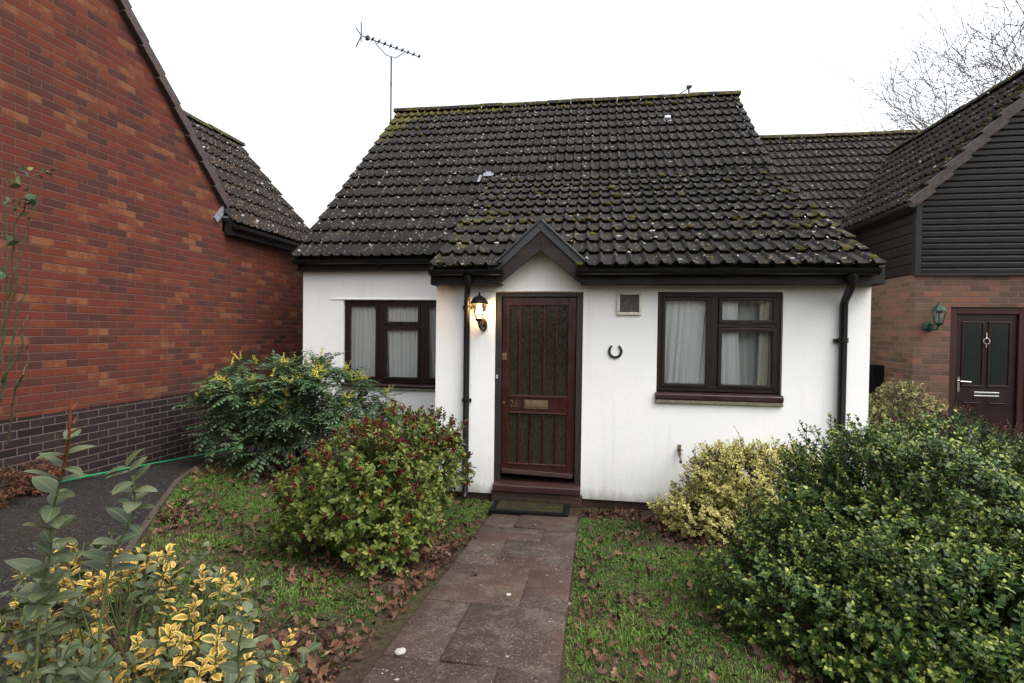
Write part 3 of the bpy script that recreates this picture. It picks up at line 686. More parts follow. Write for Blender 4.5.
# roof details
mb = MB()
for (u, v, a, b) in ((2.40, 2.31, 0.17, 0.16), (2.29, 2.12, 0.045, 0.24)):
    c = at_m(np.array([u]), np.array([v]))[0]; n_ = Vector(nM); mb.xbox(Vector(c) + n_ * 0.034, (a / 2, 0, 0), Vector(V_M) * b / 2, n_ * 0.004)
tag(mb.build('flashing', LIGHT_LEAD, house, bevel=0.003), 'pale lead flashing patch at the head of the wing roof')
mb = MB(); c = Vector(at_m(np.array([5.36]), np.array([4.22]))[0]); n_ = Vector(nM); mb.xbox(c + n_ * 0.05, (0.052, 0, 0), Vector(V_M) * 0.05, n_ * 0.03); mb.xbox(c + n_ * 0.014, (0.062, 0, 0), Vector(V_M) * 0.07, n_ * 0.01)
mb.build('roof_vent', GREY_WHITE, house, bevel=0.012)
# extractor vent
mb = MB(); zc, xc = 2.092, 0.337
for a, b, c, d in ((-0.122, 0.122, 0.088, 0.116), (-0.122, 0.122, -0.116, -0.088), (-0.122, -0.094, -0.0875, 0.0875), (0.094, 0.122, -0.0875, 0.0875)): mb.box(xc + a, xc + b, YW - 0.03, YW + 0.002, zc + c, zc + d)
vt = mb.build('air_vent', BEIGE, house, bevel=0.006)
mb = MB(); mb.box(xc - 0.094, xc + 0.094, YW - 0.006, YW + 0.001, zc - 0.088, zc + 0.088)
for i in range(13): mb.box(xc - 0.092 + i * 0.0147, xc - 0.088 + i * 0.0147, YW - 0.016, YW - 0.004, zc - 0.087, zc + 0.087)
for i in range(13): mb.box(xc - 0.093, xc + 0.093, YW - 0.012, YW - 0.008, zc - 0.087 + i * 0.0142, zc - 0.084 + i * 0.0142)
mb.build('grille', plain('dusty_vent_mesh', (0.15, 0.145, 0.13), 0.8, 0.2, var=0.4, scale=40), vt)

# windows
def window(x0, x1, z0, z1, yw, members, lights, sill_z, stone_z, over):
    y0, y1 = yw + 0.035, yw + 0.10; mb = MB(); f = 0.050
    mb.box(x0 + 0.004, x0 + f, y0, y1, z0, z1 - 0.004); mb.box(x1 - f, x1 - 0.004, y0, y1, z0, z1 - 0.004)
    mb.box(x0 + f, x1 - f, y0 + 0.002, y1, z1 - f, z1 - 0.004); mb.box(x0 + f, x1 - f, y0 + 0.002, y1, z0, z0 + f)
    for (a, b, c, d) in members: mb.box(a, b, y0 + 0.003, y1, c, d)
    wd = mb.build('window', FRAME, house, bevel=0.004)
    for (a, b, c, d) in lights:
        t = 0.034; mb = MB(); ys = y0 - 0.012
        mb.box(a, a + t, ys, y1 - 0.02, c, d); mb.box(b - t, b, ys, y1 - 0.02, c, d); mb.box(a + t, b - t, ys + 0.002, y1 - 0.02, d - t, d); mb.box(a + t, b - t, ys + 0.002, y1 - 0.02, c, c + t)
        mb.build('sash', FRAME, wd, bevel=0.005)
        mb = MB(); mb.box(a + t - 0.004, b - t + 0.004, ys + 0.022, ys + 0.026, c + t - 0.004, d - t + 0.004); mb.build('pane', PANE, wd)
    mb = MB(); mb.prism([(x0 - over, y1, z0 - 0.002), (x0 - over, y0 - 0.055, z0 - 0.014), (x0 - over, y0 - 0.075, z0 - 0.03), (x0 - over, y0 - 0.075, sill_z + 0.008), (x0 - over, y0 - 0.06, sill_z), (x0 - over, y1, sill_z)], (x1 - x0 + (2 * over if x1 > 0 else over), 0, 0))
    mb.build('sill', FRAME_H, wd, bevel=0.006)
    mb = MB(); mb.box(x0 - over + 0.002, x1 + (over if x1 > 0 else -0.002), yw - 0.032, yw + 0.02, stone_z, sill_z - 0.002)
    mb.build('stone_sill', STONE, wd, bevel=0.008)
    return wd
window(0.616, 1.794, 1.222, 2.211, YW, [(1.128, 1.204, 1.262, 2.165), (1.206, 1.744, 1.862, 1.900)],
       [(0.664, 1.126, 1.264, 2.160), (1.206, 1.746, 1.903, 2.160), (1.206, 1.746, 1.264, 1.858)], 1.140, 1.100, 0.012)
window(-3.483, -1.80, 1.062, 2.206, YL, [(-2.985, -2.905, 1.10, 2.16), (-2.375, -2.30, 1.10, 2.16), (-2.905, -2.375, 1.835, 1.875)],
       [(-3.436, -2.987, 1.108, 2.158), (-2.903, -2.377, 1.878, 2.158), (-2.903, -2.377, 1.108, 1.832), (-2.298, -1.85, 1.108, 2.158)], 1.0, 0.965, 0.012)

# door
df = MB(); yd = YW + 0.012
df.box(-1.030, -0.966, yd, yd + 0.10, 0.215, 2.203); df.box(-0.188, -0.124, yd, yd + 0.10, 0.215, 2.203); df.box(-0.966, -0.188, yd + 0.002, yd + 0.10, 2.160, 2.203)
df.build('door_frame', DOORFRAME, house, bevel=0.004)
mb = MB(); mb.prism([(-1.031, yd + 0.12, 0.245), (-1.031, yd + 0.03, 0.232), (-1.031, yd - 0.055, 0.195), (-1.031, yd - 0.060, 0.128), (-1.031, yd + 0.12, 0.128)], (0.908, 0, 0))
mb.build('threshold', DOOR_SILL, house, bevel=0.008)
mb = MB(); mb.box(-1.05, -0.105, YW - 0.03, YW + 0.10, -0.10, 0.126); mb.build('doorstep', PLINTH_BRICK, house, bevel=0.006)
y0 = YW + 0.045; y1 = y0 + 0.044; mb = MB()
xs = [-0.892, -0.781, -0.656, -0.522, -0.394, -0.276]
mb.box(-0.962, -0.892, y0, y1, 0.300, 2.156); mb.box(-0.276, -0.192, y0, y1, 0.300, 2.156)
mb.box(-0.892, -0.276, y0 + 0.001, y1, 2.070, 2.156); mb.box(-0.892, -0.276, y0 + 0.001, y1, 0.958, 1.126); mb.box(-0.892, -0.276, y0 + 0.001, y1, 0.300, 0.412)
for z0_, z1_ in ((1.126, 2.070), (0.412, 0.958)):
    for i, x in enumerate(xs[1:-1]):
        mb.prism([(x - 0.012, y0 + 0.012, z0_), (x - 0.006, y0 + 0.003, z0_), (x + 0.006, y0 + 0.003, z0_), (x + 0.012, y0 + 0.012, z0_), (x + 0.012, y1, z0_), (x - 0.012, y1, z0_)], (0, 0, z1_ - z0_))
door = mb.build('door', DOOR, house, bevel=0.005)
DOOR_HI = m_wood('worn_mahogany_moulding', (0.045, 0.013, 0.011), (0.075, 0.026, 0.020), 0.35, 0, 0.4)
mb = MB()
for (a, b, c, d) in ((-0.885, -0.283, 1.112, 1.130), (-0.885, -0.283, 0.940, 0.958), (-0.885, -0.283, 0.400, 0.416)): mb.box(a, b, y0 - 0.008, y0 + 0.004, c, d)
mb.build('moulding', DOOR_HI, door, bevel=0.003)
for i in range(5):
    for z0_, z1_ in ((1.126, 2.070), (0.412, 0.958)):
        mb = MB(); mb.box(xs[i] - 0.002, xs[i + 1] + 0.002, y0 + 0.020, y0 + 0.026, z0_ - 0.002, z1_ + 0.002); mb.build('pane', OBSCURE, door)
mb = MB(); mb.box(-0.72, -0.472, y0 - 0.006, y0 - 0.0005, 0.990, 1.082); mb.box(-0.700, -0.492, y0 - 0.013, y0 - 0.0065, 1.012, 1.058); mb.build('letterbox', DULL_BRASS, door, bevel=0.003)
mb = MB(); mb.box(-0.962, -0.912, y0 - 0.012, y0 - 0.0005, 1.495, 1.57); mb.lathe((-0.937, y0 - 0.012, 1.545), [(0.018, 0), (0.018, 0.008)], 12, (0, -1, 0)); mb.lathe((-0.938, y0 - 0.001, 1.045), [(0.016, 0), (0.014, 0.008)], 12, (0, -1, 0))
mb.build('lock', BRASS, door, bevel=0.002)
mb = MB(); c = Vector((-0.577, y0 - 0.022, 0.318)); ax = Vector((0.372, 0, -0.012)); mb.xbox(c, ax, (0, 0.022, -0.006), (0.0, 0.004, 0.024)); mb.build('weatherboard', DOOR_SILL, door, bevel=0.006)
def text(s, size, loc, mat, parent, depth=0.003, name='number'):
    cu = bpy.data.curves.new(name, 'FONT'); cu.body = s; cu.size = size; cu.extrude = depth; cu.offset = -0.0015
    to = bpy.data.objects.new(name + '_tmp', cu); col.objects.link(to); bpy.context.view_layer.update()
    me = bpy.data.meshes.new_from_object(to.evaluated_get(bpy.context.evaluated_depsgraph_get())); bpy.data.objects.remove(to)
    o_ = org_of(parent); me.transform(Matrix.Translation(Vector(loc) - o_) @ Matrix.Rotation(R(90), 4, 'X')); me.name = name
    me.materials.clear(); me.materials.append(mat); o = bpy.data.objects.new(name, me); return link(o, parent, o_)
text('26', 0.105, (-0.882, y0 - 0.004, 1.006), BRASS, door)
mb = MB(); mb.box(-1.018, -0.998, YW - 0.006, YW + 0.013, 1.30, 1.34); mb.build('bell_push', GREY_WHITE, house, bevel=0.004)

# curtains (hang inside, things of their own)
NET = m_curtain('lace_net_curtain', (0.90, 0.93, 0.91), 0.62, True); VOILE = m_curtain('white_voile', (0.94, 0.95, 0.96), 0.99); GREYV = m_curtain('grey_sheer', (0.60, 0.61, 0.60), 0.85); CREAM = m_curtain('cream_curtain', (0.60, 0.57, 0.47), 0.96)
def curtain(name, xt0, xt1, xb0, xb1, z0, z1, y, mat, label, pleats, amp=0.018, seed=1, group=None):
    rs = RS(seed); n, m = 140, 16; t = np.linspace(0, 1, n); ph = np.cumsum(rs.uniform(0.5, 1.5, n)); ph = ph / ph[-1] * pleats * 2 * np.pi
    A = amp * (0.6 + 0.6 * rs.rand()) * (0.55 + 0.45 * np.sin(np.linspace(0, 9, n) + rs.rand() * 6)); V = []
    for j in range(m):
        q = j / (m - 1); x = (xt0 + (xt1 - xt0) * t) * (1 - q) + (xb0 + (xb1 - xb0) * t) * q + 0.006 * np.sin(ph * 0.5 + q * 2)
        V.append(np.stack([x, y + A * np.sin(ph + 0.5 * q) * (0.7 + 0.4 * q), np.full(n, z1 + (z0 - z1) * q)], 1))
    V = np.concatenate(V); a = (np.arange(m - 1)[:, None] * n + np.arange(n - 1)).ravel()
    return tag(npmesh(name, V, np.stack([a, a + 1, a + 1 + n, a + n], 1), mat, smooth=True), label, 'curtain', group)
curtain('net_curtain', 0.60, 1.80, 0.60, 1.80, 1.20, 2.30, YW + 0.26, NET, 'dotted lace net curtain across the right window', 15, 0.010, 3)
curtain('curtain', 0.70, 1.18, 0.64, 1.12, 1.20, 2.30, YW + 0.128, VOILE, 'white voile curtain swept aside in the left light of the right window', 8, 0.024, 4)
curtain('curtain', 1.20, 1.40, 1.20, 1.46, 1.20, 2.30, YW + 0.128, VOILE, 'white voile curtain behind the mullion of the right window', 3, 0.020, 5)
curtain('curtain', 1.62, 1.82, 1.60, 1.82, 1.20, 2.30, YW + 0.132, CREAM, 'cream curtain at the right edge of the right window', 4, 0.020, 6)
curtain('curtain', -3.46, -3.02, -3.46, -3.06, 1.05, 2.30, YL + 0.128, VOILE, 'white curtain in the leftmost light of the left window', 7, 0.024, 7)
curtain('curtain', -2.92, -2.40, -2.86, -2.42, 1.05, 2.30, YL + 0.128, VOILE, 'white curtain behind the top-hung vent of the left window', 8, 0.024, 8)
curtain('curtain', -2.32, -1.80, -2.20, -1.80, 1.05, 2.30, YL + 0.128, GREYV, 'grey curtain beside the wing wall in the left window', 6, 0.022, 9)
curtain('net_curtain', -3.50, -1.79, -3.50, -1.79, 1.05, 2.30, YL + 0.25, m_curtain('grey_net_curtain', (0.85, 0.86, 0.86), 0.6), 'plain grey net curtain across the left window', 20, 0.008, 10)

# small things on the front wall
lan = thing('wall_lantern', (-1.165, YW, 1.80), 'lit bronze carriage lantern on the white wall left of the front door', 'wall lamp')
cx_, cy_ = -1.178, YW - 0.125
mb = MB(); mb.prism([(-1.150 + 0.034 * math.cos(t), YW - 0.001, 1.862 + 0.07 * math.sin(t)) for t in np.linspace(0, 2 * math.pi, 16, endpoint=False)], (0, -0.018, 0))
mb.tube([(-1.150, YW - 0.018, 1.835), (-1.152, YW - 0.05, 1.812), (-1.160, YW - 0.085, 1.812), (-1.172, YW - 0.118, 1.845), (cx_, cy_, 1.90)], [0.014, 0.013, 0.013, 0.014, 0.018], 8)
mb.tube([(-1.150, YW - 0.018, 1.90), (-1.155, YW - 0.05, 1.875), (-1.160, YW - 0.075, 1.83)], 0.008, 8)
mb.lathe((cx_, cy_, 1.868), [(0.012, 0), (0.022, 0.012), (0.018, 0.022), (0.034, 0.034), (0.044, 0.052), (0.048, 0.058)], 12)
mb.build('bracket', LANTERN, lan, smooth=True, sharp=35)
mb = MB(); mb.lathe((cx_, cy_, 2.075), [(0.098, 0), (0.102, 0.006), (0.090, 0.022), (0.066, 0.058), (0.034, 0.078), (0.018, 0.084), (0.010, 0.098), (0.013, 0.106), (0.004, 0.124)], 12); mb.build('cap', LANTERN, lan, smooth=True, sharp=30)
mb = MB()
for k in range(6):
    a = math.pi / 3 * k + 0.3; mb.tube([(cx_ + 0.046 * math.cos(a), cy_ + 0.046 * math.sin(a), 1.922), (cx_ + 0.078 * math.cos(a), cy_ + 0.078 * math.sin(a), 2.078)], 0.0045, 6)
mb.build('cage', LANTERN, lan)
mb = MB(); n = 6; vs = []
for (r_, z) in ((0.045, 1.925), (0.076, 2.076)):
    for k in range(6):
        a = math.pi / 3 * k + 0.3; vs.append((cx_ + r_ * math.cos(a), cy_ + r_ * math.sin(a), z))
mb.add(vs, [(k, (k + 1) % 6, 6 + (k + 1) % 6, 6 + k) for k in range(6)]); mb.build('glass', PANE, lan)
mb = MB(); mb.lathe((cx_, cy_, 1.925), [(0.013, 0), (0.016, 0.03), (0.028, 0.055), (0.032, 0.08), (0.026, 0.105), (0.008, 0.12)], 12); mb.build('bulb', m_emit('warm_bulb', (1.0, 0.56, 0.22), 55.0), lan, smooth=True)

mb = MB(); pts = []
for t in np.linspace(R(-232), R(52), 26): pts.append(Vector((0.206 + 0.060 * math.cos(t) * (1 - 0.10 * max(0, math.sin(t))), YW - 0.008, 1.612 + 0.064 * math.sin(t) * (1.05 if math.sin(t) > 0 else 1.0))))
vs = []
for i, p in enumerate(pts):
    d = (pts[min(i + 1, len(pts) - 1)] - pts[max(i - 1, 0)]).normalized(); s = Vector((-d.z, 0, d.x)); wd_ = 0.0125 if 2 < i < len(pts) - 3 else 0.0095
    for (a, b) in ((-1, -1), (1, -1), (1, 1), (-1, 1)): vs.append(p + s * a * wd_ + Vector((0, b * 0.006, 0)))
nn = len(pts); mb.add(vs, [(i * 4 + k, i * 4 + (k + 1) % 4, i * 4 + 4 + (k + 1) % 4, i * 4 + 4 + k) for i in range(nn - 1) for k in range(4)] + [(3, 2, 1, 0), tuple((nn - 1) * 4 + k for k in range(4))])
tag(mb.build('horseshoe', IRON, None, bevel=0.002), 'black iron horseshoe hung open end up on the white wall', 'horseshoe')

tp = thing('garden_tap', (0.85, YW, 0.55), 'brass garden tap with green connector low on the white wall', 'tap')
mb = MB(); mb.tube([(0.85, YW, 0.665), (0.85, YW - 0.03, 0.665), (0.85, YW - 0.035, 0.60), (0.85, YW - 0.05, 0.575)], 0.011, 8); mb.lathe((0.85, YW - 0.045, 0.585), [(0.016, 0), (0.016, 0.03), (0.010, 0.04), (0.010, 0.055)], 10); mb.tube([(0.85, YW - 0.05, 0.59), (0.85, YW - 0.085, 0.575), (0.85, YW - 0.095, 0.55)], 0.010, 8); mb.box(0.835, 0.865, YW - 0.012, YW + 0.001, 0.62, 0.69)
mb.build('spout', DULL_BRASS, tp, smooth=True, sharp=40)
mb = MB(); mb.tube([(0.822, YW - 0.045, 0.645), (0.878, YW - 0.045, 0.645)], 0.006, 8); mb.build('handle', IRON, tp)
mb = MB(); mb.lathe((0.85, YW - 0.095, 0.525), [(0.011, 0), (0.014, 0.008), (0.014, 0.024), (0.010, 0.03)], 10); mb.build('hose_connector', GREEN_MET, tp)

mat_ = thing('doormat', (-0.61, 5.24, gz(-0.61, 5.24)), 'black rubber doormat with a mossy centre in front of the mahogany door', 'doormat')
mb = MB(); x0, x1, ya, yb_ = -0.985, -0.225, 5.05, 5.44; f_ = 0.055
z_ = lambda y: gz(-0.6, y) + 0.045
for (a, b, c, d) in ((x0, x1, ya, ya + f_), (x0, x1, yb_ - f_, yb_), (x0, x0 + f_, ya + f_, yb_ - f_), (x1 - f_, x1, ya + f_, yb_ - f_)): mb.box(a, b, c, d, z_(c) - 0.03, z_(c) + 0.020)
mb.build('rim', RUBBER, mat_, bevel=0.006)
mb = MB(); mb.box(x0 + f_, x1 - f_, ya + f_, yb_ - f_, z_(ya) - 0.03, z_(ya) + 0.010)
t = NT('mossy_mat_fibre'); v = t.obj(); n_ = t.noise(v, 9, 6, 0.7); n2 = t.noise(v, 120, 3)
t.bsdf(t.mix(t.rng(n_, 0.45, 0.62), (0.020, 0.016, 0.012), t.mix(n2, (0.016, 0.017, 0.006), (0.050, 0.046, 0.012))), 0.95, 0.1, t.bump(n2, 0.8, 0.01)); mb.build('pile', t.m, mat_)

# TV aerials
an = thing('tv_aerial', (-4.33, 10.95, 6.2), 'tall television aerial on a thin mast at the left end of the ridge', 'aerial')
mb = MB(); mb.tube([(-4.335, 10.95, 5.75), (-4.335, 10.95, 7.56)], 0.0165, 8); mb.tube([(-4.335, 10.95, 6.95), (-4.335, 10.95, 7.03)], 0.02, 8); mb.tube([(-4.335, 10.95, 5.85), (-4.09, 10.95, 5.95)], 0.012, 6); mb.build('mast', STEEL, an)
A, B = Vector((-4.70, 10.28, 7.66)), Vector((-3.80, 11.25, 7.66)); D_ = (B - A).normalized(); sd = Vector((D_.y, -D_.x, 0)); up = Vector((0, 0, 1))
mb = MB(); mb.tube([A, B], 0.0115, 6)
mb.tube([A + D_ * 0.28 - up * 0.0, A + D_ * 0.32 - up * 0.07, Vector((-4.335, 10.95, 7.555)) - D_ * 0.12, Vector((-4.335, 10.95, 7.56)) + D_ * 0.1, A + D_ * 0.95 - up * 0.02], 0.009, 6)
mb.build('boom', STEEL, an)
mb = MB()
for i in range(9): p = A + D_ * (0.24 + 0.132 * i); L_ = 0.085 - 0.003 * i; mb.tube([p - sd * L_, p + sd * L_], 0.0095, 5); mb.tube([p - sd * L_ * 0.6 + up * 0.035, p + sd * L_ * 0.6 + up * 0.035], 0.009, 5); mb.tube([p, p + up * 0.04], 0.010, 5)
mb.build('directors', STEEL, an)
mb = MB(); p = A + D_ * 0.0
for s in (-1, 1):
    for q in (-1, 1): mb.tube([p, p + up * 0.19 * s + sd * 0.13 * q - D_ * 0.06], 0.011, 5)
mb.xbox(A + D_ * 0.13, D_ * 0.03, sd * 0.04, up * 0.035); mb.build('reflector', STEEL, an)
an2 = thing('tv_aerial', (1.96, 12.4, 5.0), 'small television aerial peeping over the right half of the ridge', 'aerial')
mb = MB(); mb.tube([(1.96, 12.4, 4.9), (1.96, 12.4, 7.20)], 0.018, 8); mb.xbox((1.96, 12.4, 7.22), (0.05, 0, 0), (0, 0.03, 0), (0, 0, 0.025)); mb.build('mast', STEEL, an2)
mb = MB(); mb.tube([(2.03, 12.36, 7.22), (1.50, 12.7, 7.02)], 0.012, 6); mb.tube([(1.51, 12.6, 6.97), (1.51, 12.78, 7.07)], 0.007, 5); mb.build('boom', STEEL, an2)

# ================================================================== LEFT BRICK HOUSE
lh = thing('brick_house', (-5.0, 4.0, 0.2), 'red brick house with dark plinth and tall gable beside the tarmac path', 'house')
XB = -5.0; ZP = 0.983
slope = 1.075
zv = lambda y: 3.47 + slope * (6.62 - y)          # verge line in the gable plane
mb = MB(); yr = 1.6
mb.prism([(XB, -3.0, ZP), (XB, 9.12, ZP), (XB, 9.12, 3.10), (XB, 6.63, 3.10), (XB, 6.63, zv(6.63) - 0.03), (XB, yr, zv(yr) - 0.03), (XB, -3.0, zv(yr) - 0.03 - slope * (yr + 3.0))], (-0.25, 0, 0))
mb.build('wall', RED_BRICK, lh)
mb = MB(); mb.box(XB - 0.25, XB - 0.002, -3.0, 9.12, -0.4, ZP - 0.002); mb.build('plinth', DARK_BRICK, lh)
mb = MB(); mb.box(-9.2, XB - 0.26, 8.87, 9.12, -0.3, 3.1); mb.box(-11, XB - 0.26, -3.0, -2.75, -0.3, 3.4); mb.box(-11, -10.75, -2.74, 8.86, -0.3, 3.4); mb.build('rear_wall', BROWN_BRICK_X, lh)
# verge tiles on the gable
mb = MB(); dirv = Vector((0, 1, -slope)).normalized(); nv = Vector((0, slope, 1)).normalized(); L = (6.62 - yr) / dirv.y; n = int(L / 0.335)
for i in range(n):
    c = Vector((XB + 0.015, 6.66, zv(6.66))) - dirv * ((i + 0.5) * 0.335)
    mb.xbox(c + nv * (0.012 + 0.012), Vector((0.055, 0, 0)), dirv * 0.172 - nv * 0.012 * -1, nv * 0.055)
mb.build('verge', plain('purple_brown_verge_tile', (0.050, 0.034, 0.034), 0.7, 0.3, var=0.35, scale=20, bump=0.4), lh, bevel=0.006)
ang = math.atan(slope)
tiles('main_roof', (XB - 0.03, 6.70, zv(6.70) + 0.03), (-1, 0, 0), (0, -math.cos(ang), math.sin(ang)), 30 * 0.15, L + 0.1, TILE_L, lh, seed=31, per=6, pitch=0.15)
tiles('main_roof', (XB - 4.5, -3.3, zv(6.60) - 0.0), (1, 0, 0), (0, math.cos(ang), math.sin(ang)), 30 * 0.15 - 0.03, L + 0.1, TILE_L, lh, seed=32, per=4, pitch=0.15)
# rear range roof, slope facing the path
ang2 = math.atan2(5.20 - 3.22, 6.6 - 4.86); LR = math.hypot(5.20 - 3.22, 6.6 - 4.86); VR = (-math.cos(ang2), 0, math.sin(ang2))
nT = 18; wR = nT * 0.1435
o, at_l = tiles('rear_roof', (-4.86, 6.62, 3.22), (0, 1, 0), VR, wR, LR, TILE_L, lh, seed=33, gauge=0.335)
tiles('rear_roof', (-8.34, 6.62 + wR, 3.22), (0, -1, 0), (math.cos(ang2), 0, math.sin(ang2)), wR, LR, TILE_L, lh, seed=34, per=4)
ridge('ridge', (-6.6, 6.62, 5.21), (-6.6, 9.24, 5.21), TILE_L, lh, 35)
mb = MB(); mb.prism([(-4.99, 8.99, 3.05), (-8.2, 8.99, 3.05), (-6.6, 8.99, 5.12)], (0, 0.12, 0)); mb.build('gable_wall', BROWN_BRICK_X, lh)
mb = MB(); mb.box(-4.99, -4.88, 6.66, 9.15, 3.06, 3.20); mb.build('fascia', FASCIA, lh)
gutter(MB(), (-4.82, 6.66, 3.185), (-4.82, 9.2, 3.175), out=(1, 0, 0)).build('gutter', BLACK_PVC, lh, smooth=True, sharp=35)
mb = MB(); c = Vector((XB + 0.012, 6.60, 3.36)); mb.xbox(c, (0.012, 0, 0), Vector((0, 0.03, -0.03)), Vector((0, 0.12, 0.14))); mb.xbox((XB + 0.035, 6.72, 3.25), (0.05, 0, 0.0), (0, 0.08, -0.05), (0, 0.012, 0.015))
mb.build('flashing', LIGHT_LEAD, lh, bevel=0.004)

hz = MB(); pts = []
for i, y in enumerate(np.linspace(4.0, 7.0, 26)):
    pts.append((-4.93 + 0.008 * math.sin(y * 3), y, 0.352 - 0.076 * (y - 4.0) + 0.012 * math.sin(y * 1.7)))
tag(hz.tube(pts, 0.0085, 6).build('garden_hose', plain('green_hose', (0.010, 0.20, 0.085), 0.4, 0.5), None, smooth=True), 'thin green hose lying along the foot of the dark brick plinth', 'hose')

# ================================================================== RIGHT-HAND NEIGHBOUR
nh = thing('clad_house', (4.24, 8.0, 0), 'brown brick house with black boarded gable and dark red door', 'house')
ZB = 2.629; mb = MB(); XN0, XN1 = 4.24, 7.80
mb.wall([XN0, 4.687, 5.60, XN1], [-0.3, 0.10, 2.195, ZB], lambda u, z: 4.687 < u < 5.60 and 0.10 < z < 2.195, (0, 8.0, 0), (1, 0, 0), (0, 0.25, 0))
mb.build('wall', BROWN_BRICK_X, nh)
MB().box(XN0 - 0.002, XN0 + 0.25, 8.004, 14.0, -0.3, ZB - 0.001).build('side_wall', BROWN_BRICK_Y, nh); MB().box(XN1 - 0.25, XN1 + 0.002, 8.004, 14.0, -0.3, ZB - 0.001).build('side_wall', BROWN_BRICK_Y, nh)
# boards: front gable
sN = 1.04; XR_, ZR = 6.02, 5.56; zg = lambda x: ZR + 0.0 - sN * abs(x - XR_) - 0.10
mb = MB(); z = ZB + 0.012; i = 0
while z < ZR - 0.2:
    z1_ = z + 0.0815
    def span(zz):
        d = (ZR - 0.10 - zz) / sN; return max(XN0 + 0.055, XR_ - d), min(XN1 - 0.055, XR_ + d)
    a, b = span(z); a2, b2 = span(z1_)
    if b2 - a2 > 0.1:
        pr = lambda x, xx: [(x, 7.995, z), (x, 7.966, z + 0.003), (x, 7.962, z + 0.050), (xx, 7.980, z + 0.067), (xx, 7.988, z1_), (xx, 7.995, z1_)]
        A_, B_ = pr(a, a2), pr(b, b2); k = 6
        mb.add(A_ + B_, [tuple(range(5, -1, -1)), tuple(range(6, 12))] + [(q, (q + 1) % 6, 6 + (q + 1) % 6, 6 + q) for q in range(6)])
    z = z1_
mb.add([(XN0, 7.9955, ZB), (XN1, 7.9955, ZB), (XN1, 7.9955, zg(XN1)), (XR_, 7.9955, zg(XR_)), (XN0, 7.9955, zg(XN0))], [(0, 1, 2, 3, 4)])
mb.build('gable_cladding', CLAD, nh)
mb = MB(); mb.box(XN0 - 0.022, XN0 + 0.052, 7.962, 8.03, ZB - 0.02, 3.72); mb.box(XN0 + 0.054, XN1, 7.966, 8.0, ZB - 0.022, ZB + 0.010); mb.build('corner_board', CLAD, nh, bevel=0.003)
mb = MB(); z = ZB + 0.012
while z < 3.62:
    mb.prism([(XN0 - 0.001, 8.032, z), (XN0 - 0.019, 8.032, z + 0.003), (XN0 - 0.017, 8.032, z + 0.10), (XN0 - 0.006, 8.032, z + 0.135), (XN0 - 0.001, 8.032, z + 0.138)], (0, 6, 0)); z += 0.14
mb.box(XN0, XN0 + 0.2, 8.032, 14, ZB, 3.62)
mb.build('side_cladding', CLAD_Y, nh)
aN = math.atan(sN); LN = math.hypot(XR_ - 4.10, (XR_ - 4.10) * sN); z0N = ZR - (XR_ - 4.10) * sN
nt_ = 33; wN = nt_ * 0.1435
tiles('roof', (4.10, 7.86 + wN, z0N), (0, -1, 0), (math.cos(aN), 0, math.sin(aN)), wN, LN, TILE_N, nh, seed=41, gauge=0.30, moss=lambda u, v: 0.32 + 0.12 * np.exp(-((wN - u) / 0.5) ** 2))
tiles('roof', (7.94, 7.86, z0N), (0, 1, 0), (-math.cos(aN), 0, math.sin(aN)), wN, LN, TILE_N, nh, seed=42, gauge=0.30, per=4)
ridge('ridge', (XR_, 7.84, ZR + 0.02), (XR_, 12.2, ZR + 0.02), TILE_N, nh, 43)
mb = MB(); dv = Vector((math.cos(aN), 0, math.sin(aN))); nv = Vector((-math.sin(aN), 0, math.cos(aN))); n = int(LN / 0.30)
for i in range(n):
    c = Vector((4.10, 7.885, z0N)) + dv * ((i + 0.5) * 0.30); mb.xbox(c + nv * -0.035 + nv * 0.0, dv * 0.153 + nv * -0.020, (0, 0.035, 0), nv * 0.062)
mb.build('verge', plain('brown_verge_tile', (0.042, 0.032, 0.028), 0.75, 0.3, var=0.45, scale=16, bump=0.5), nh, bevel=0.005)
mv = RS(44); uu = mv.uniform(0.02, 0.45, 120); P = np.array((4.10, 7.88, z0N)) + mv.uniform(0.1, LN, 120)[:, None] * np.array(dv) + uu[:, None] * np.array((0, 1.0, 0)) + np.array(nv) * 0.045
tag(blobs('moss', P, np.abs(mv.normal(0.014, 0.010, (120, 3))) * np.array((1.2, 1, 0.6)) + 0.006, MOSS, nh, 44, N=np.repeat(np.array([nv], float), 120, 0)), kind='stuff')
mb = MB(); mb.box(4.215, 4.235, 8.03, 13, 3.585, 3.74); mb.build('fascia', FASCIA, nh)
gutter(MB(), (4.085, 7.80, 3.545), (4.085, 12.0, 3.535), out=(-1, 0, 0), r=0.062).build('gutter', BLACK_PVC, nh, smooth=True, sharp=35)
# its door
mb = MB(); yn = 8.03
mb.box(4.689, 4.775, yn - 0.01, yn + 0.08, 0.1, 2.193); mb.box(5.512, 5.598, yn - 0.01, yn + 0.08, 0.1, 2.193); mb.box(4.775, 5.512, yn - 0.008, yn + 0.08, 2.105, 2.193); mb.build('door_frame', UPVC_FRAME, nh, bevel=0.006)
mb = MB(); mb.box(4.777, 5.510, yn + 0.022, yn + 0.075, 0.12, 2.103); nd = mb.build('door', UPVC_DOOR, nh, bevel=0.004)
def arch(x0, x1, z0, z1, y, d, rise=0.06, grow=0.0):
    x0 -= grow; x1 += grow; z0 -= grow; z1 += grow; pts = [(x0, y, z0), (x1, y, z0)]
    for t in np.linspace(0, math.pi, 9): pts.append(((x0 + x1) / 2 + (x1 - x0) / 2 * math.cos(t), y, z1 - rise + rise * math.sin(t)))
    return pts, d
mb = MB()
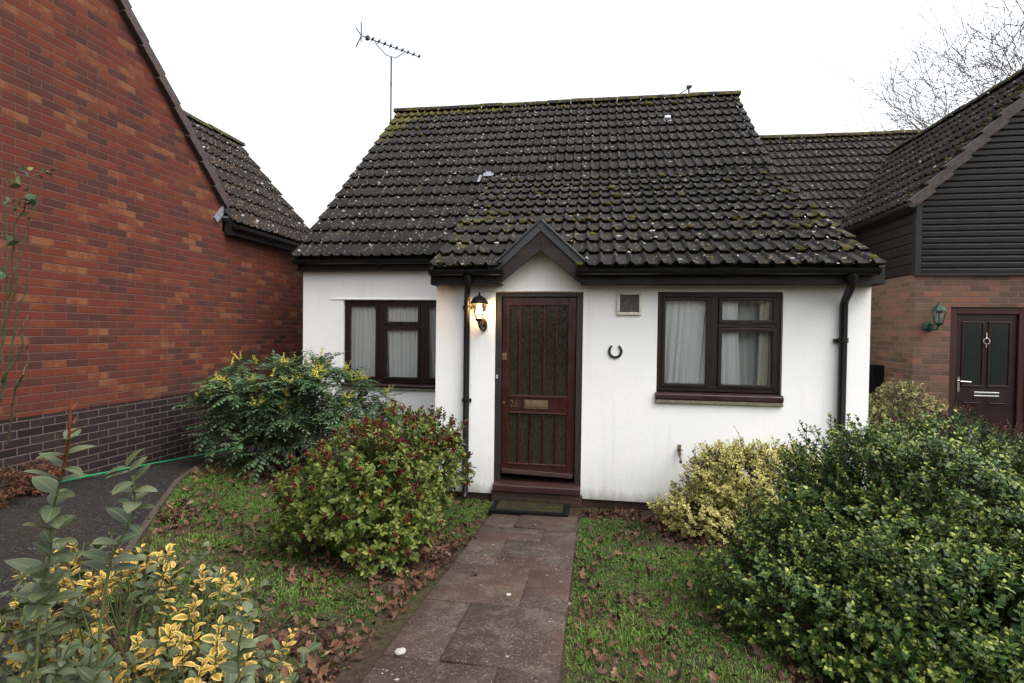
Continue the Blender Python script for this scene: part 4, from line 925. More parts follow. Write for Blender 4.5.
for (a, b) in ((4.90, 5.075), (5.215, 5.39)):
    for (x0, x1, z0, z1) in ((a - 0.045, b + 0.045, 1.985, 2.005), (a - 0.045, b + 0.045, 1.13, 1.155), (a - 0.045, a - 0.025, 1.156, 1.984), (b + 0.025, b + 0.045, 1.156, 1.984)): mb.box(x0, x1, yn + 0.010, yn + 0.0225, z0, z1)
    for x0 in (a - 0.01,): mb.box(x0, x0 + 0.20, yn + 0.012, yn + 0.0225, 0.905, 0.925)
mb.build('moulding', UPVC_DOOR, nd, bevel=0.005)
for (a, b) in ((4.90, 5.075), (5.215, 5.39)):
    mb = MB(); p_, d_ = arch(a, b, 1.19, 1.955, yn + 0.0195, 0); mb.prism(p_, (0, 0.006, 0)); mb.build('pane', DARK_GLASS, nd)
mb = MB(); mb.tube([(5.145 + 0.038 * math.cos(t), yn + 0.005, 1.745 + 0.038 * math.sin(t)) for t in np.linspace(0, 2 * math.pi, 17)], 0.008, 6, cap=False); mb.box(5.137, 5.153, yn + 0.004, yn + 0.0215, 1.78, 1.86); mb.box(5.139, 5.151, yn + 0.008, yn + 0.0215, 1.66, 1.70); mb.build('knocker', CHROME, nd, smooth=False)
mb = MB(); mb.box(5.015, 5.315, yn + 0.008, yn + 0.0215, 1.04, 1.068); mb.box(5.015, 5.315, yn + 0.010, yn + 0.0215, 1.002, 1.022); mb.build('letterbox', CHROME, nd, bevel=0.004)
mb = MB(); mb.box(4.815, 4.842, yn + 0.012, yn + 0.0215, 1.06, 1.26); mb.tube([(4.828, yn + 0.015, 1.205), (4.828, yn - 0.03, 1.205), (4.95, yn - 0.03, 1.200)], 0.010, 8); mb.build('handle', CHROME, nd)
mb = MB(); mb.box(4.6, 5.7, 7.75, 8.0, -0.3, 0.09); mb.build('doorstep', PLINTH_BRICK, nh)
# rear range between the two houses
rh = thing('rear_house', (3.2, 11.6, 0), 'lower rear range with lichened brown tiles between the bungalow and the clad house', 'house')
aB = math.atan(0.95); OBz = 3.40; OBy = 9.90; LB = (12.78 - OBy) / math.cos(aB)
tiles('roof', (2.70, OBy, OBz), (1, 0, 0), (0, math.cos(aB), math.sin(aB)), 34 * 0.1435, LB, TILE_B, rh, seed=51, gauge=0.335, moss=lambda u, v: 0.25 + 0.6 * np.exp(-((LB - v) / 0.25) ** 2))
tiles('roof', (2.70 + 34 * 0.1435, 12.78 * 2 - OBy, OBz), (-1, 0, 0), (0, -math.cos(aB), math.sin(aB)), 34 * 0.1435, LB, TILE_B, rh, seed=52, per=4)
ridge('ridge', (2.70, 12.78, 6.15), (7.55, 12.78, 6.15), TILE_B, rh, 53)
mb = MB(); mb.box(2.72, 7.5, 10.05, 10.25, -0.3, 3.46); mb.box(2.72, 7.5, 15.3, 15.5, -0.3, 3.46)
mb.prism([(7.48, 10.05, 3.4), (7.48, 15.5, 3.4), (7.48, 12.78, 6.0)], (-0.2, 0, 0)); mb.prism([(2.73, 10.05, 3.4), (2.73, 15.5, 3.4), (2.73, 12.78, 6.0)], (0.2, 0, 0)); mb.build('wall', BROWN_BRICK_X, rh)
# green lantern by the neighbour's door
gl = thing('wall_lantern', (4.40, 8.0, 1.85), 'unlit green lantern on the brown brick wall by the dark red door', 'wall lamp')
mb = MB(); c = (4.415, 8.0, 1.93); mb.lathe(c, [(0.075, 0), (0.075, 0.02), (0.045, 0.05)], 6, (0, -1, 0), 0.5); mb.tube([(4.415, 7.96, 1.93), (4.43, 7.90, 1.885), (4.45, 7.86, 1.90), (4.46, 7.85, 1.95)], 0.014, 8); mb.lathe((4.46, 7.85, 1.94), [(0.02, 0), (0.045, 0.02), (0.05, 0.035)], 8); mb.build('bracket', GREEN_MET, gl, smooth=True, sharp=35)
mb = MB(); mb.lathe((4.46, 7.85, 2.13), [(0.092, 0), (0.088, 0.015), (0.054, 0.060), (0.02, 0.09), (0.012, 0.115), (0.004, 0.125)], 8); mb.build('cap', GREEN_MET, gl)
mb = MB()
for k in range(6):
    a = math.pi / 3 * k; mb.tube([(4.46 + 0.05 * math.cos(a), 7.85 + 0.05 * math.sin(a), 1.97), (4.46 + 0.08 * math.cos(a), 7.85 + 0.08 * math.sin(a), 2.135)], 0.006, 5)
mb.build('cage', GREEN_MET, gl)
mb = MB(); mb.lathe((4.46, 7.85, 1.975), [(0.03, 0), (0.045, 0.05), (0.05, 0.12), (0.03, 0.15)], 10); mb.build('shade', plain('frosted_lamp_glass', (0.11, 0.12, 0.11), 0.3, 0.5), gl, smooth=True)
mx_ = thing('meter_box', (4.24, 8.92, 1.0), 'black plastic box on the shaded side wall of the clad house', 'box')
mb = MB(); mb.box(4.08, 4.239, 8.70, 8.90, 0.93, 1.36); mb.build('cover', RUBBER, mx_, bevel=0.01)
mb = MB(); mb.box(4.14, 4.239, 9.0, 9.12, 0.93, 1.35); mb.build('side_panel', RUBBER, mx_, bevel=0.01)
mb = MB(); mb.box(4.16, 4.239, 8.93, 8.97, 0.95, 1.33); mb.build('pale_strip', GREY_WHITE, mx_, bevel=0.004)

# ================================================================== PLANTS
T8 = (np.array([(0, 0, 0), (-.40, .30, .05), (-.46, .62, .06), (0, 1, -.10), (.46, .62, .06), (.40, .30, .05), (0, .30, 0), (0, .64, 0)], float),
      np.array([(0, 6, 1, 1), (1, 6, 7, 2), (2, 7, 3, 3), (0, 5, 6, 6), (5, 4, 7, 6), (4, 3, 7, 7)]), np.array([.5, 1, 1, 1, 1, 1, 0, 0], float))
T4 = (np.array([(0, 0, 0), (-.42, .52, .08), (0, 1, -.06), (.42, .52, .08), (0, .5, 0)], float), np.array([(0, 4, 1, 1), (1, 4, 2, 2), (0, 3, 4, 4), (3, 2, 4, 4)]), np.array([.5, 1, 1, 1, 0.], float))
def oval(nseg=7, wide=0.55, fold=0.10, tip=-0.10):
    ys = np.linspace(0, 1, nseg + 1); wv = np.sin(np.pi * ys ** 0.88) ** 0.72 * 0.5; wv[0] = 0.03; wv[-1] = 0.0; vs, fs, ed = [], [], []
    for y_, w_ in zip(ys, wv): vs += [(-w_, y_, fold * w_ * 2 + tip * y_ ** 3), (0, y_, tip * y_ ** 3), (w_, y_, fold * w_ * 2 + tip * y_ ** 3)]; ed += [1, 0, 1]
    ed[0] = ed[2] = 0.6; ed[-2] = 1.0
    for i in range(nseg): b_ = i * 3; fs += [(b_, b_ + 1, b_ + 4, b_ + 3), (b_ + 1, b_ + 2, b_ + 5, b_ + 4)]
    return np.array(vs, float), np.array(fs), np.array(ed, float)
OVAL = oval()
OBO = (np.array([(0, 0, 0), (-.22, .30, .03), (-.42, .68, .05), (0, 1, -.08), (.42, .68, .05), (.22, .30, .03), (0, .30, -.01), (0, .68, -.02)], float), T8[1], T8[2])
def leaf_mesh(name, P, D, Nn, L, W, mat, parent, rnd, tip, tmpl=T8, curl=None, rs=None):
    tv, tf, te = tmpl; n = len(P); k = len(tv)
    D = nrm(D); X = nrm(np.cross(D, Nn)); Z = np.cross(X, D)
    y = tv[None, :, 1] * L[:, None]; x = tv[None, :, 0] * W[:, None]; z = tv[None, :, 2] * W[:, None]
    if curl is not None: z = z - curl[:, None] * L[:, None] * tv[None, :, 1] ** 2
    V = P[:, None] + x[..., None] * X[:, None] + y[..., None] * D[:, None] + z[..., None] * Z[:, None]
    F = (tf[None] + (np.arange(n) * k)[:, None, None]).reshape(-1, 4)
    V = V.reshape(-1, 3); tri = F[:, 2] == F[:, 3]
    # one mesh with tris and quads
    o_ = np.array(org_of(parent), np.float32); me = bpy.data.meshes.new(name); Vl = V.astype(np.float32) - o_
    me.vertices.add(len(Vl)); me.vertices.foreach_set('co', Vl.ravel())
    tot = np.where(tri, 3, 4).astype(np.int32); keep = np.ones(F.shape, bool); keep[tri, 3] = False
    li = F[keep].astype(np.int32); me.loops.add(len(li)); me.loops.foreach_set('vertex_index', li)
    me.polygons.add(len(F)); st = np.concatenate([[0], np.cumsum(tot)[:-1]]).astype(np.int32)
    me.polygons.foreach_set('loop_start', st); me.polygons.foreach_set('loop_total', tot)
    me.polygons.foreach_set('use_smooth', np.ones(len(F), bool))
    for nm, a in (('rnd', np.repeat(rnd, k)), ('tip', np.repeat(tip, k)), ('edge', np.tile(te, n))):
        at = me.attributes.new(nm, 'FLOAT', 'POINT'); at.data.foreach_set('value', a.astype(np.float32))
    me.materials.append(mat); me.update(calc_edges=True)
    o = bpy.data.objects.new(name, me); return link(o, parent, o_)
def basis(D):
    a = np.where(np.abs(D[:, 2:3]) < 0.9, np.array([[0, 0, 1.0]]), np.array([[1.0, 0, 0]])); e1 = nrm(np.cross(D, a)); return e1, np.cross(D, e1)
def shoot_leaves(P, D, L, K, rs, size, wl=0.5, a0=70, a1=35, upb=0.5, opp=False, t0=0.15, tpow=0.8, sdv=0.22, taper=0.35):
    n = len(P); k = np.arange(K)[None]; t = t0 + (1 - t0) * ((k + rs.rand(n, K) * 0.6) / K) ** tpow
    if opp: az = (k // 2) * (math.pi / 2) + (k % 2) * math.pi + rs.rand(n, 1) * 6.28 + rs.normal(0, 0.25, (n, K)); t = t0 + (1 - t0) * (((k // 2) * 2 + 1.0) / K) ** tpow + 0 * az
    else: az = k * 2.399 + rs.rand(n, 1) * 6.28 + rs.normal(0, 0.3, (n, K))
    e1, e2 = basis(D); ang = np.radians(a0 + (a1 - a0) * t + rs.normal(0, 11, (n, K)))
    rad = np.cos(az)[..., None] * e1[:, None] + np.sin(az)[..., None] * e2[:, None]
    ld = np.cos(ang)[..., None] * D[:, None] + np.sin(ang)[..., None] * rad
    ln = D[:, None] - (ld * D[:, None]).sum(-1, keepdims=True) * ld; ln = nrm(ln) + np.array([0, 0, upb]) + rs.normal(0, 0.18, (n, K, 3))
    pos = P[:, None] + D[:, None] * (L[:, None] * t)[..., None]
    sz = size * np.exp(rs.normal(0, sdv, (n, K))) * (1 - taper * np.clip((t - 0.6) / 0.4, 0, 1))
    f = lambda a: a.reshape(n * K, -1) if a.ndim == 3 else a.ravel()
    return f(pos), f(ld), f(ln), f(sz), f(sz * wl * (1 + rs.normal(0, 0.08, sz.shape))), rs.rand(n * K), f(t)
def twigs(name, A, B, r, mat, parent):
    n = len(A); D = nrm(B - A); e1, e2 = basis(D); V = []
    for q, rr in ((A, r), (B, r * 0.5)):
        for k in range(3):
            a = 2.094 * k; V.append(q + (e1 * math.cos(a) + e2 * math.sin(a)) * rr[:, None])
    V = np.stack(V, 1); f = np.array([(0, 1, 4, 3), (1, 2, 5, 4), (2, 0, 3, 5)]); F = (f[None] + (np.arange(n) * 6)[:, None, None]).reshape(-1, 4)
    return npmesh(name, V.reshape(-1, 3), F, mat, parent, smooth=True)
def lumps(ells, n, rs, inset=0.25, zmin=None, noise=0.10):
    """points near the surface of a union of ellipsoids (c, r), with outward normals"""
    C = np.array([e[0] for e in ells], float); Rr = np.array([e[1] for e in ells], float); w_ = (Rr[:, 0] * Rr[:, 1] + Rr[:, 0] * Rr[:, 2] + Rr[:, 1] * Rr[:, 2]); w_ /= w_.sum()
    m = n * 5; i = rs.choice(len(ells), m, p=w_); u = nrm(rs.normal(size=(m, 3)))
    ph = rs.rand(4, 3) * 6.28; fq = np.array([3.1, 5.3, 8.7, 13.0]); wob = sum(np.sin((u * (fq[q]) + ph[q] + i[:, None]).sum(1) * 1.0) / (q + 1.5) for q in range(4))
    s = (1 - inset * rs.beta(1, 2.2, m)) * (1 + noise * wob)
    P = C[i] + u * Rr[i] * s[:, None]; N = nrm(u / Rr[i]); ok = np.ones(m, bool)
    for q in range(len(ells)):
        d = (((P - C[q]) / Rr[q]) ** 2).sum(1); ok &= (d > (1 - inset) ** 2 * 0.93) | (i == q)
    if zmin is not None: ok &= P[:, 2] > zmin(P[:, 0], P[:, 1])
    return P[ok][:n], N[ok][:n]
def stems(name, base, tips, mat, parent, rs, r0=0.014, spread=0.08):
    mb = MB()
    for t_ in tips:
        b = np.array(base) + np.append(rs.normal(0, spread, 2), 0); t_ = np.array(t_); mid = b * 0.45 + t_ * 0.55 + np.append(rs.normal(0, 0.06, 2), 0.12 * (t_[2] - b[2])); pth = []
        for s in np.linspace(0, 1, 7): pth.append(Vector((1 - s) ** 2 * b + 2 * s * (1 - s) * mid + s * s * t_))
        mb.tube(pth, [r0 * (1 - 0.75 * s) for s in np.linspace(0, 1, 7)], 6)
    return mb.build(name, mat, parent, smooth=True)
gmin = lambda x, y: ground(x, y) + 0.03
def bush(root, ells, n, K, size, mat, rs, twl=0.14, stem_mat=STEM, upward=0.5, inset=0.3, nstem=14, base=None, wl=0.52, tmpl=T8, opp=True, a0=72, a1=38, upb=0.6, zmin=gmin, noise=0.10, curl=0.15, fname='foliage', tpow=0.8, fill=0, taper=0.35, jit=0.30):
    P, N = lumps(ells, n, rs, inset, zmin, noise)
    D = nrm(N + np.array([0, 0, upward]) + rs.normal(0, jit, P.shape)); L = twl * rs.uniform(0.6, 1.35, len(P)); P0 = P - D * (L * 0.6)[:, None]
    q = shoot_leaves(P0, D, L, K, rs, size, wl, a0, a1, upb, opp, tpow=tpow, taper=taper)
    if fill:
        ci = rs.choice(len(ells), fill); u_ = nrm(rs.normal(size=(fill, 3))) * rs.uniform(0.2, 0.80, (fill, 1)) ** 0.6; FP = np.array([e[0] for e in ells])[ci] + u_ * np.array([e[1] for e in ells])[ci]; FP = FP[FP[:, 2] > ground(FP[:, 0], FP[:, 1]) + 0.06]; m_ = len(FP)
        fz = size * 1.5 * rs.uniform(0.8, 1.3, m_); q = [np.concatenate(z_) for z_ in zip(q, (FP, nrm(rs.normal(size=(m_, 3)) + np.array([0, 0, 0.2])), rs.normal(size=(m_, 3)) + np.array([0, 0, 0.8]), fz, fz * wl, rs.rand(m_) * 0.4, np.zeros(m_)))]
    o = leaf_mesh(fname, q[0], q[1], q[2], q[3], q[4], mat, root, q[5], q[6], tmpl, np.abs(rs.normal(curl, 0.12, len(q[0]))))
    twigs('twig', P0 - D * 0.05, P0 + D * L[:, None] * 0.96, np.full(len(P0), 0.0028), stem_mat, root)
    base = base if base is not None else np.mean([e[0] for e in ells], 0); base = np.array([base[0], base[1], gz(base[0], base[1]) - 0.02])
    stems('stem', base, P0[rs.choice(len(P0), min(nstem, len(P0)), False)], stem_mat, root, rs)
    return P0, D, L

# --- evergreen shrub filling the lower right
EVER = m_leaf('glossy_evergreen_leaf', (0.014, 0.042, 0.008), (0.054, 0.104, 0.016), edge=(0.24, 0.27, 0.07), edge_a=0.96, edge_b=1.25, young=((0.26, 0.29, 0.055), 0.98, 0.85), rough=0.26, spec=0.55)
rs = RS(101); b = thing('evergreen_shrub', (2.0, 3.4, gz(2.0, 3.4)), 'large dark green small-leaved shrub filling the lower right in front of the yellow shrub', 'shrub')
EV = [((1.66, 3.5, 0.56), (0.60, 0.66, 0.64)), ((1.9, 3.5, 0.68), (0.70, 0.72, 0.62)), ((2.45, 3.5, 0.54), (0.80, 0.75, 0.62)), ((3.2, 3.6, 0.40), (0.75, 0.75, 0.58)), ((1.18, 3.15, 0.38), (0.52, 0.60, 0.42)), ((1.75, 2.75, 0.42), (0.72, 0.60, 0.48)), ((2.5, 2.75, 0.46), (0.80, 0.70, 0.55)), ((1.52, 2.78, 0.32), (0.62, 0.62, 0.36)), ((2.3, 2.5, 0.34), (0.85, 0.60, 0.40))]
bush(b, EV, 6600, 12, 0.0265, EVER, rs, twl=0.12, inset=0.36, nstem=24, base=(1.9, 3.2), wl=0.68, noise=0.18, fill=9000, stem_mat=m_bark('dark_green_twig', (0.022, 0.028, 0.012)))
P, N = lumps([e for e in EV[:4]], 420, rs, 0.05, lambda x, y: 0.95 + 0 * x, 0.05); P = P[:26]
D = nrm(np.array([0, 0, 1.0]) + rs.normal(0, 0.22, P.shape)); L = rs.uniform(0.07, 0.19, len(P))
q = shoot_leaves(P - D * 0.05, D, L, 12, rs, 0.030, 0.58, 65, 30, 0.4, True); leaf_mesh('foliage', *q[:3], q[3], q[4], EVER, b, q[5], q[6]); twigs('twig', P - D * 0.06, P + D * (L - 0.05)[:, None], np.full(len(P), 0.003), STEM_G, b)

# --- yellow variegated shrub against the wall
GOLD = m_leaf('yellow_variegated_leaf', (0.085, 0.12, 0.028), (0.36, 0.33, 0.085), edge=(0.58, 0.52, 0.20), edge_a=0.40, edge_b=0.85, rough=0.45, spec=0.35)
rs = RS(102); b = thing('golden_shrub', (1.25, 5.0, 0), 'yellow variegated shrub against the white wall under the right window', 'shrub')
GE = [((1.27, 5.0, 0.46), (0.38, 0.36, 0.40)), ((1.0, 4.92, 0.24), (0.40, 0.34, 0.28)), ((1.64, 5.02, 0.50), (0.44, 0.33, 0.36)), ((1.10, 5.0, 0.48), (0.24, 0.28, 0.26))]
bush(b, GE, 1900, 10, 0.027, GOLD, rs, twl=0.10, inset=0.35, base=(1.25, 5.05), wl=0.66, fill=2500, noise=0.24, nstem=18, zmin=lambda x, y: ground(x, y) + 0.0)
P, N = lumps(GE, 300, rs, 0.05, lambda x, y: 0.62 + 0 * x, 0.05); P = P[:9]; D = nrm(np.array([0, 0, 1.0]) + rs.normal(0, 0.3, P.shape)); L = rs.uniform(0.10, 0.26, len(P)); P[:, 1] = np.minimum(P[:, 1], 5.3)
q = shoot_leaves(P - D * 0.04, D, L, 10, rs, 0.027, 0.55, 65, 30, 0.4, True); leaf_mesh('foliage', *q[:3], q[3], q[4], GOLD, b, q[5], q[6]); twigs('twig', P - D * 0.05, P + D * (L - 0.04)[:, None], np.full(len(P), 0.0028), STEM_G, b)

# --- skimmia with red buds
SKIM = m_leaf('skimmia_leaf', (0.036, 0.072, 0.011), (0.115, 0.132, 0.026), edge=(0.34, 0.31, 0.11), edge_a=0.92, edge_b=1.2, young=((0.24, 0.23, 0.06), 1.12, 0.55), rough=0.36, spec=0.4)
BUD = m_ramp('dark_red_buds', [(0, (0.0324, 0.0038, 0.0043)), (0.6, (0.0684, 0.0076, 0.0076)), (1, (0.1080, 0.0209, 0.0153))], 0.7, 0.12)
rs = RS(103); b = thing('skimmia_shrub', (-1.6, 4.0, gz(-1.6, 4.0)), 'rounded shrub with red bud clusters and yellow-green leaves left of the garden path', 'shrub')
SK = [((-1.72, 3.80, 0.66), (0.52, 0.50, 0.36)), ((-1.52, 4.38, 0.76), (0.44, 0.46, 0.36)), ((-1.34, 4.50, 0.62), (0.26, 0.32, 0.32)), ((-1.95, 3.72, 0.50), (0.36, 0.42, 0.30)), ((-1.45, 3.60, 0.42), (0.36, 0.36, 0.30)), ((-1.75, 4.5, 0.62), (0.40, 0.4, 0.34))]
P0, D, L = bush(b, SK, 1350, 13, 0.047, SKIM, rs, twl=0.10, inset=0.36, base=(-1.6, 3.95), wl=0.52, tmpl=OBO, opp=False, a0=74, a1=38, upb=0.8, nstem=22, fill=2200, noise=0.15, tpow=0.45, curl=0.10, taper=0.3)
pk = (rs.rand(len(P0)) < 0.22 + 0.34 * (P0[:, 2] > 0.78)) & (D[:, 2] > 0.0); T_ = P0[pk] + D[pk] * (L[pk] * 0.95)[:, None]; n = len(T_); off = rs.normal(0, 1, (n, 16, 3)) * np.array([0.011, 0.011, 0.010]) + D[pk][:, None] * rs.uniform(0.0, 0.045, (n, 16, 1))
sz = rs.uniform(0.005, 0.009, (n * 16, 1)); blobs('flower_bud', (T_[:, None] + off).reshape(-1, 3), np.repeat(sz, 3, 1), BUD, b, 7, ICO1, 0.08)

# --- mahonia: pinnate leaves in whorls, yellow racemes
MAH = m_leaf('mahonia_leaf', (0.024, 0.056, 0.030), (0.090, 0.145, 0.066), edge=(0.14, 0.18, 0.10), edge_a=1.05, edge_b=1.4, rough=0.34, spec=0.45)
YEL = m_ramp('yellow_flower', [(0, (0.26, 0.24, 0.03)), (1, (0.52, 0.48, 0.08))], 0.6, 0.3)
rs = RS(104); b = thing('mahonia_shrub', (-3.4, 5.75, gz(-3.4, 5.75)), 'tall dark green spiny shrub with yellow flower spikes in front of the left window', 'shrub')
ME = [((-3.80, 5.80, 0.98), (0.66, 0.48, 0.44)), ((-3.15, 5.80, 1.02), (0.58, 0.46, 0.42)), ((-3.5, 5.65, 0.62), (0.52, 0.42, 0.36)), ((-2.65, 5.85, 0.82), (0.40, 0.36, 0.30)), ((-4.25, 5.75, 0.82), (0.34, 0.36, 0.28))]
P, N = lumps(ME, 200, rs, 0.60, lambda x, y: 0.42 + 0 * x, 0.10); D = nrm(N * 0.7 + np.array([0, 0, 0.9]) + rs.normal(0, 0.2, P.shape)); n = len(P); W = 8
az = np.arange(W)[None] * 2.399 + rs.rand(n, 1) * 6.28; e1, e2 = basis(D); an_ = np.radians(rs.uniform(45, 88, (n, W)))
rd = np.cos(az)[..., None] * e1[:, None] + np.sin(az)[..., None] * e2[:, None]; ld = (np.cos(an_)[..., None] * D[:, None] + np.sin(an_)[..., None] * rd).reshape(-1, 3); lp = np.repeat(P, W, 0); LL = rs.uniform(0.17, 0.30, len(lp))
Q = 13; t = (np.arange(Q) // 2 + 1.2) / (Q // 2 + 1.0); side = np.where(np.arange(Q) % 2 == 0, 1, -1.0); droop = rs.uniform(0.0, 0.32, len(lp))
X = nrm(np.cross(ld, np.array([0, 0, 1.0]))); UPV = np.cross(X, ld)
pos = lp[:, None] + ld[:, None] * (LL[:, None] * t)[..., None]; pos[..., 2] -= (droop * LL)[:, None] * t ** 2
dd = ld[:, None] * 0.55 + side[None, :, None] * X[:, None] * 1.0; dd[:, -1] = ld; dd[..., 2] -= 0.06 + droop[:, None] * t
dd = dd + rs.normal(0, 0.12, dd.shape); nn_ = UPV[:, None] + rs.normal(0, 0.2, dd.shape) + np.array([0, 0, 0.4])
m = len(lp) * Q; S = (0.062 * (1 - 0.45 * np.abs(t - 0.55)))[None] * (LL / 0.24)[:, None] * rs.uniform(0.85, 1.15, (len(lp), Q))
leaf_mesh('foliage', pos.reshape(-1, 3), dd.reshape(-1, 3), nn_.reshape(-1, 3), S.ravel(), S.ravel() * 0.44, MAH, b, np.repeat(rs.rand(n), W * Q) * 0.5 + rs.rand(m) * 0.5, np.tile(t, len(lp)), T8, np.full(m, 0.12))
end = lp + ld * LL[:, None]; end[:, 2] -= droop * LL; twigs('twig', lp, end, np.full(len(lp), 0.0025), STEM_G, b)
stems('stem', (-3.45, 5.75, gz(-3.45, 5.75)), P[rs.choice(n, 26, False)], STEM, b, rs, 0.016, 0.16)
pk = np.where((D[:, 2] > 0.45) & (P[:, 2] > 0.85))[0]; pk = pk[rs.rand(len(pk)) < 0.95]; fp, fs_ = [], []
for i in pk:
    for s in range(rs.randint(2, 5)):
        dr = nrm((D[i] + rs.normal(0, 0.55, 3))[None])[0]; Lr = rs.uniform(0.08, 0.15); tt = np.linspace(0.1, 1, 16)
        pth = P[i] + dr * (Lr * tt)[:, None] + np.array([0, 0, 0.05]) + rs.normal(0, 0.006, (16, 3)); fp.append(pth); fs_.append((0.0088 * (1.1 - 0.6 * tt))[:, None] * np.ones(3))
blobs('flower', np.concatenate(fp), np.concatenate(fs_), YEL, b, 9, ICO1, 0.15)

# --- foreground euonymus, lower left
EUO = m_leaf('grey_green_variegated_leaf', (0.032, 0.047, 0.022), (0.084, 0.100, 0.054), edge=(0.26, 0.27, 0.13), edge_a=0.92, edge_b=1.2, rough=0.30, spec=0.5, vein=(0.12, 0.14, 0.05))
EUY = m_leaf('golden_variegated_leaf', (0.070, 0.090, 0.022), (0.38, 0.225, 0.032), edge=(0.52, 0.35, 0.115), edge_a=0.42, edge_b=0.8, rough=0.36, spec=0.4)
RUST = m_ramp('rusty_shoot_tip', [(0, (0.14, 0.035, 0.010)), (1, (0.32, 0.10, 0.03))], 0.7)
rs = RS(105); b = thing('variegated_shrub', (-1.1, 1.3, gz(-1.1, 1.3)), 'tall leggy shrub with grey-green and golden variegated leaves in the lower left foreground', 'shrub')
def fg_shoot(pts, K, size, mat, nm, frac=(0.15, 1.0), top=None):
    P_ = np.array(pts, float); s = np.linspace(0, 1, 30); c = np.stack([np.interp(s, np.linspace(0, 1, len(P_)), P_[:, i]) for i in range(3)], 1)
    ker = np.array([1, 2, 3, 2, 1.]); ker /= ker.sum(); cs = np.stack([np.convolve(np.pad(c[:, i], 2, 'edge'), ker, 'valid') for i in range(3)], 1)
    wv_ = RS(int(abs(P_[0, 0] * 1000 + P_[-1, 2] * 100))).rand(4) * 6.28; cs[:, 0] += 0.008 * np.sin(s * 11 + wv_[0]) + 0.004 * np.sin(s * 23 + wv_[1]); cs[:, 1] += 0.008 * np.sin(s * 9 + wv_[2])
    return cs
allq, ally, mb = [], [], MB()
main = [([(-1.17, 0.98, 0.55), (-1.155, 0.95, 1.12), (-1.08, 0.93, 1.38), (-0.995, 0.90, 1.648)], 15, 0.056),
        ([(-1.10, 1.0, 0.75), (-1.00, 0.97, 1.22), (-0.915, 0.94, 1.42), (-0.885, 0.92, 1.53)], 10, 0.050),
        ([(-0.98, 1.05, 0.60), (-0.80, 1.02, 0.92), (-0.72, 1.0, 1.10), (-0.68, 0.99, 1.225)], 7, 0.040),
        ([(-0.95, 1.05, 0.60), (-0.74, 1.02, 0.90), (-0.63, 1.0, 1.03), (-0.555, 0.99, 1.16)], 7, 0.036)]
for i, (pts, K, sz_) in enumerate(main):
    cs = fg_shoot(pts, K, sz_, None, ''); mb.tube([Vector(p) for p in cs[::3]], [0.0040 * (1 - 0.6 * k / 10) for k in range(len(cs[::3]))], 7)
    tt = np.linspace(0.45, 0.90 if i == 0 else 1.0, K); ip = np.clip((tt * 29).astype(int), 0, 28); Dn = nrm(cs[ip + 1] - cs[ip])
    for j in range(K):
        q = shoot_leaves(cs[ip[j]][None], Dn[j][None], np.array([0.02]), 2, rs, sz_ * (1.05 - 0.25 * (j / K)), 0.58, 78, 62, 0.9, True, sdv=0.14, taper=0)
        allq.append(q)
    if i == 0: tipc = cs
sub = RS(106)
FGE = [((-1.28, 1.26, 0.84), (0.36, 0.28, 0.24)), ((-0.98, 1.14, 0.68), (0.26, 0.24, 0.24)), ((-1.24, 1.0, 0.84), (0.24, 0.18, 0.22))]
P, N = lumps(FGE, 340, sub, 0.4, None, 0.1); D = nrm(N * 0.8 + np.array([0, 0, 0.8]) + sub.normal(0, 0.3, P.shape)); L = sub.uniform(0.08, 0.20, len(P))
allq.append(shoot_leaves(P, D, L, 8, sub, 0.036, 0.62, 78, 45, 0.9, True, sdv=0.2)); twA, twB = P - D * 0.12, P + D * L[:, None]
q = [np.concatenate([a[i] for a in allq]) for i in range(7)]
leaf_mesh('foliage', *q[:5], EUO, b, q[5], q[6], OVAL, np.abs(sub.normal(0.12, 0.12, len(q[0]))))
GEc = [((-1.20, 1.28, 0.96), (0.28, 0.20, 0.13)), ((-0.96, 1.16, 0.84), (0.24, 0.20, 0.18)), ((-1.42, 1.36, 0.96), (0.20, 0.18, 0.12)), ((-0.80, 1.10, 0.76), (0.17, 0.15, 0.17))]
P, N = lumps(GEc, 175, sub, 0.5, None, 0.1); D = nrm(N * 0.7 + np.array([0, 0, 0.9]) + sub.normal(0, 0.3, P.shape)); L = sub.uniform(0.06, 0.13, len(P))
q = shoot_leaves(P, D, L, 9, sub, 0.026, 0.62, 75, 40, 0.8, True, sdv=0.2); leaf_mesh('golden_foliage', *q[:5], EUY, b, q[5], q[6], OVAL, np.abs(sub.normal(0.15, 0.15, len(q[0]))))
twigs('twig', np.concatenate([twA, P - D * 0.1]), np.concatenate([twB, P + D * L[:, None]]), np.full(len(twA) + len(P), 0.0025), STEM_G, b)
mb.build('stem', STEM_G, b, smooth=True)
stems('woody_stem', (-1.08, 1.25, gz(-1.08, 1.25)), P[sub.choice(len(P), 14, False)], STEM, b, sub, 0.010, 0.12)
ptip = tipc[24:]; mm = MB(); mm.tube([Vector(p) for p in ptip] + [Vector(ptip[-1]) + Vector((0.004, 0, 0.025))], [0.0024, 0.0026, 0.0034, 0.0022, 0.0034, 0.002, 0.0008][:len(ptip) + 1], 6)
for k in range(7):
    p = Vector(ptip[k % len(ptip)]) + Vector(rs.normal(0, 0.004, 3)); mm.tube([p, p + Vector((rs.normal(0, 0.014), rs.normal(0, 0.012), 0.012))], [0.0032, 0.001], 5)
mm.build('withered_tip', plain('rusty_withered_tip', (0.11, 0.032, 0.013), 0.8, 0.2, var=0.4), b)

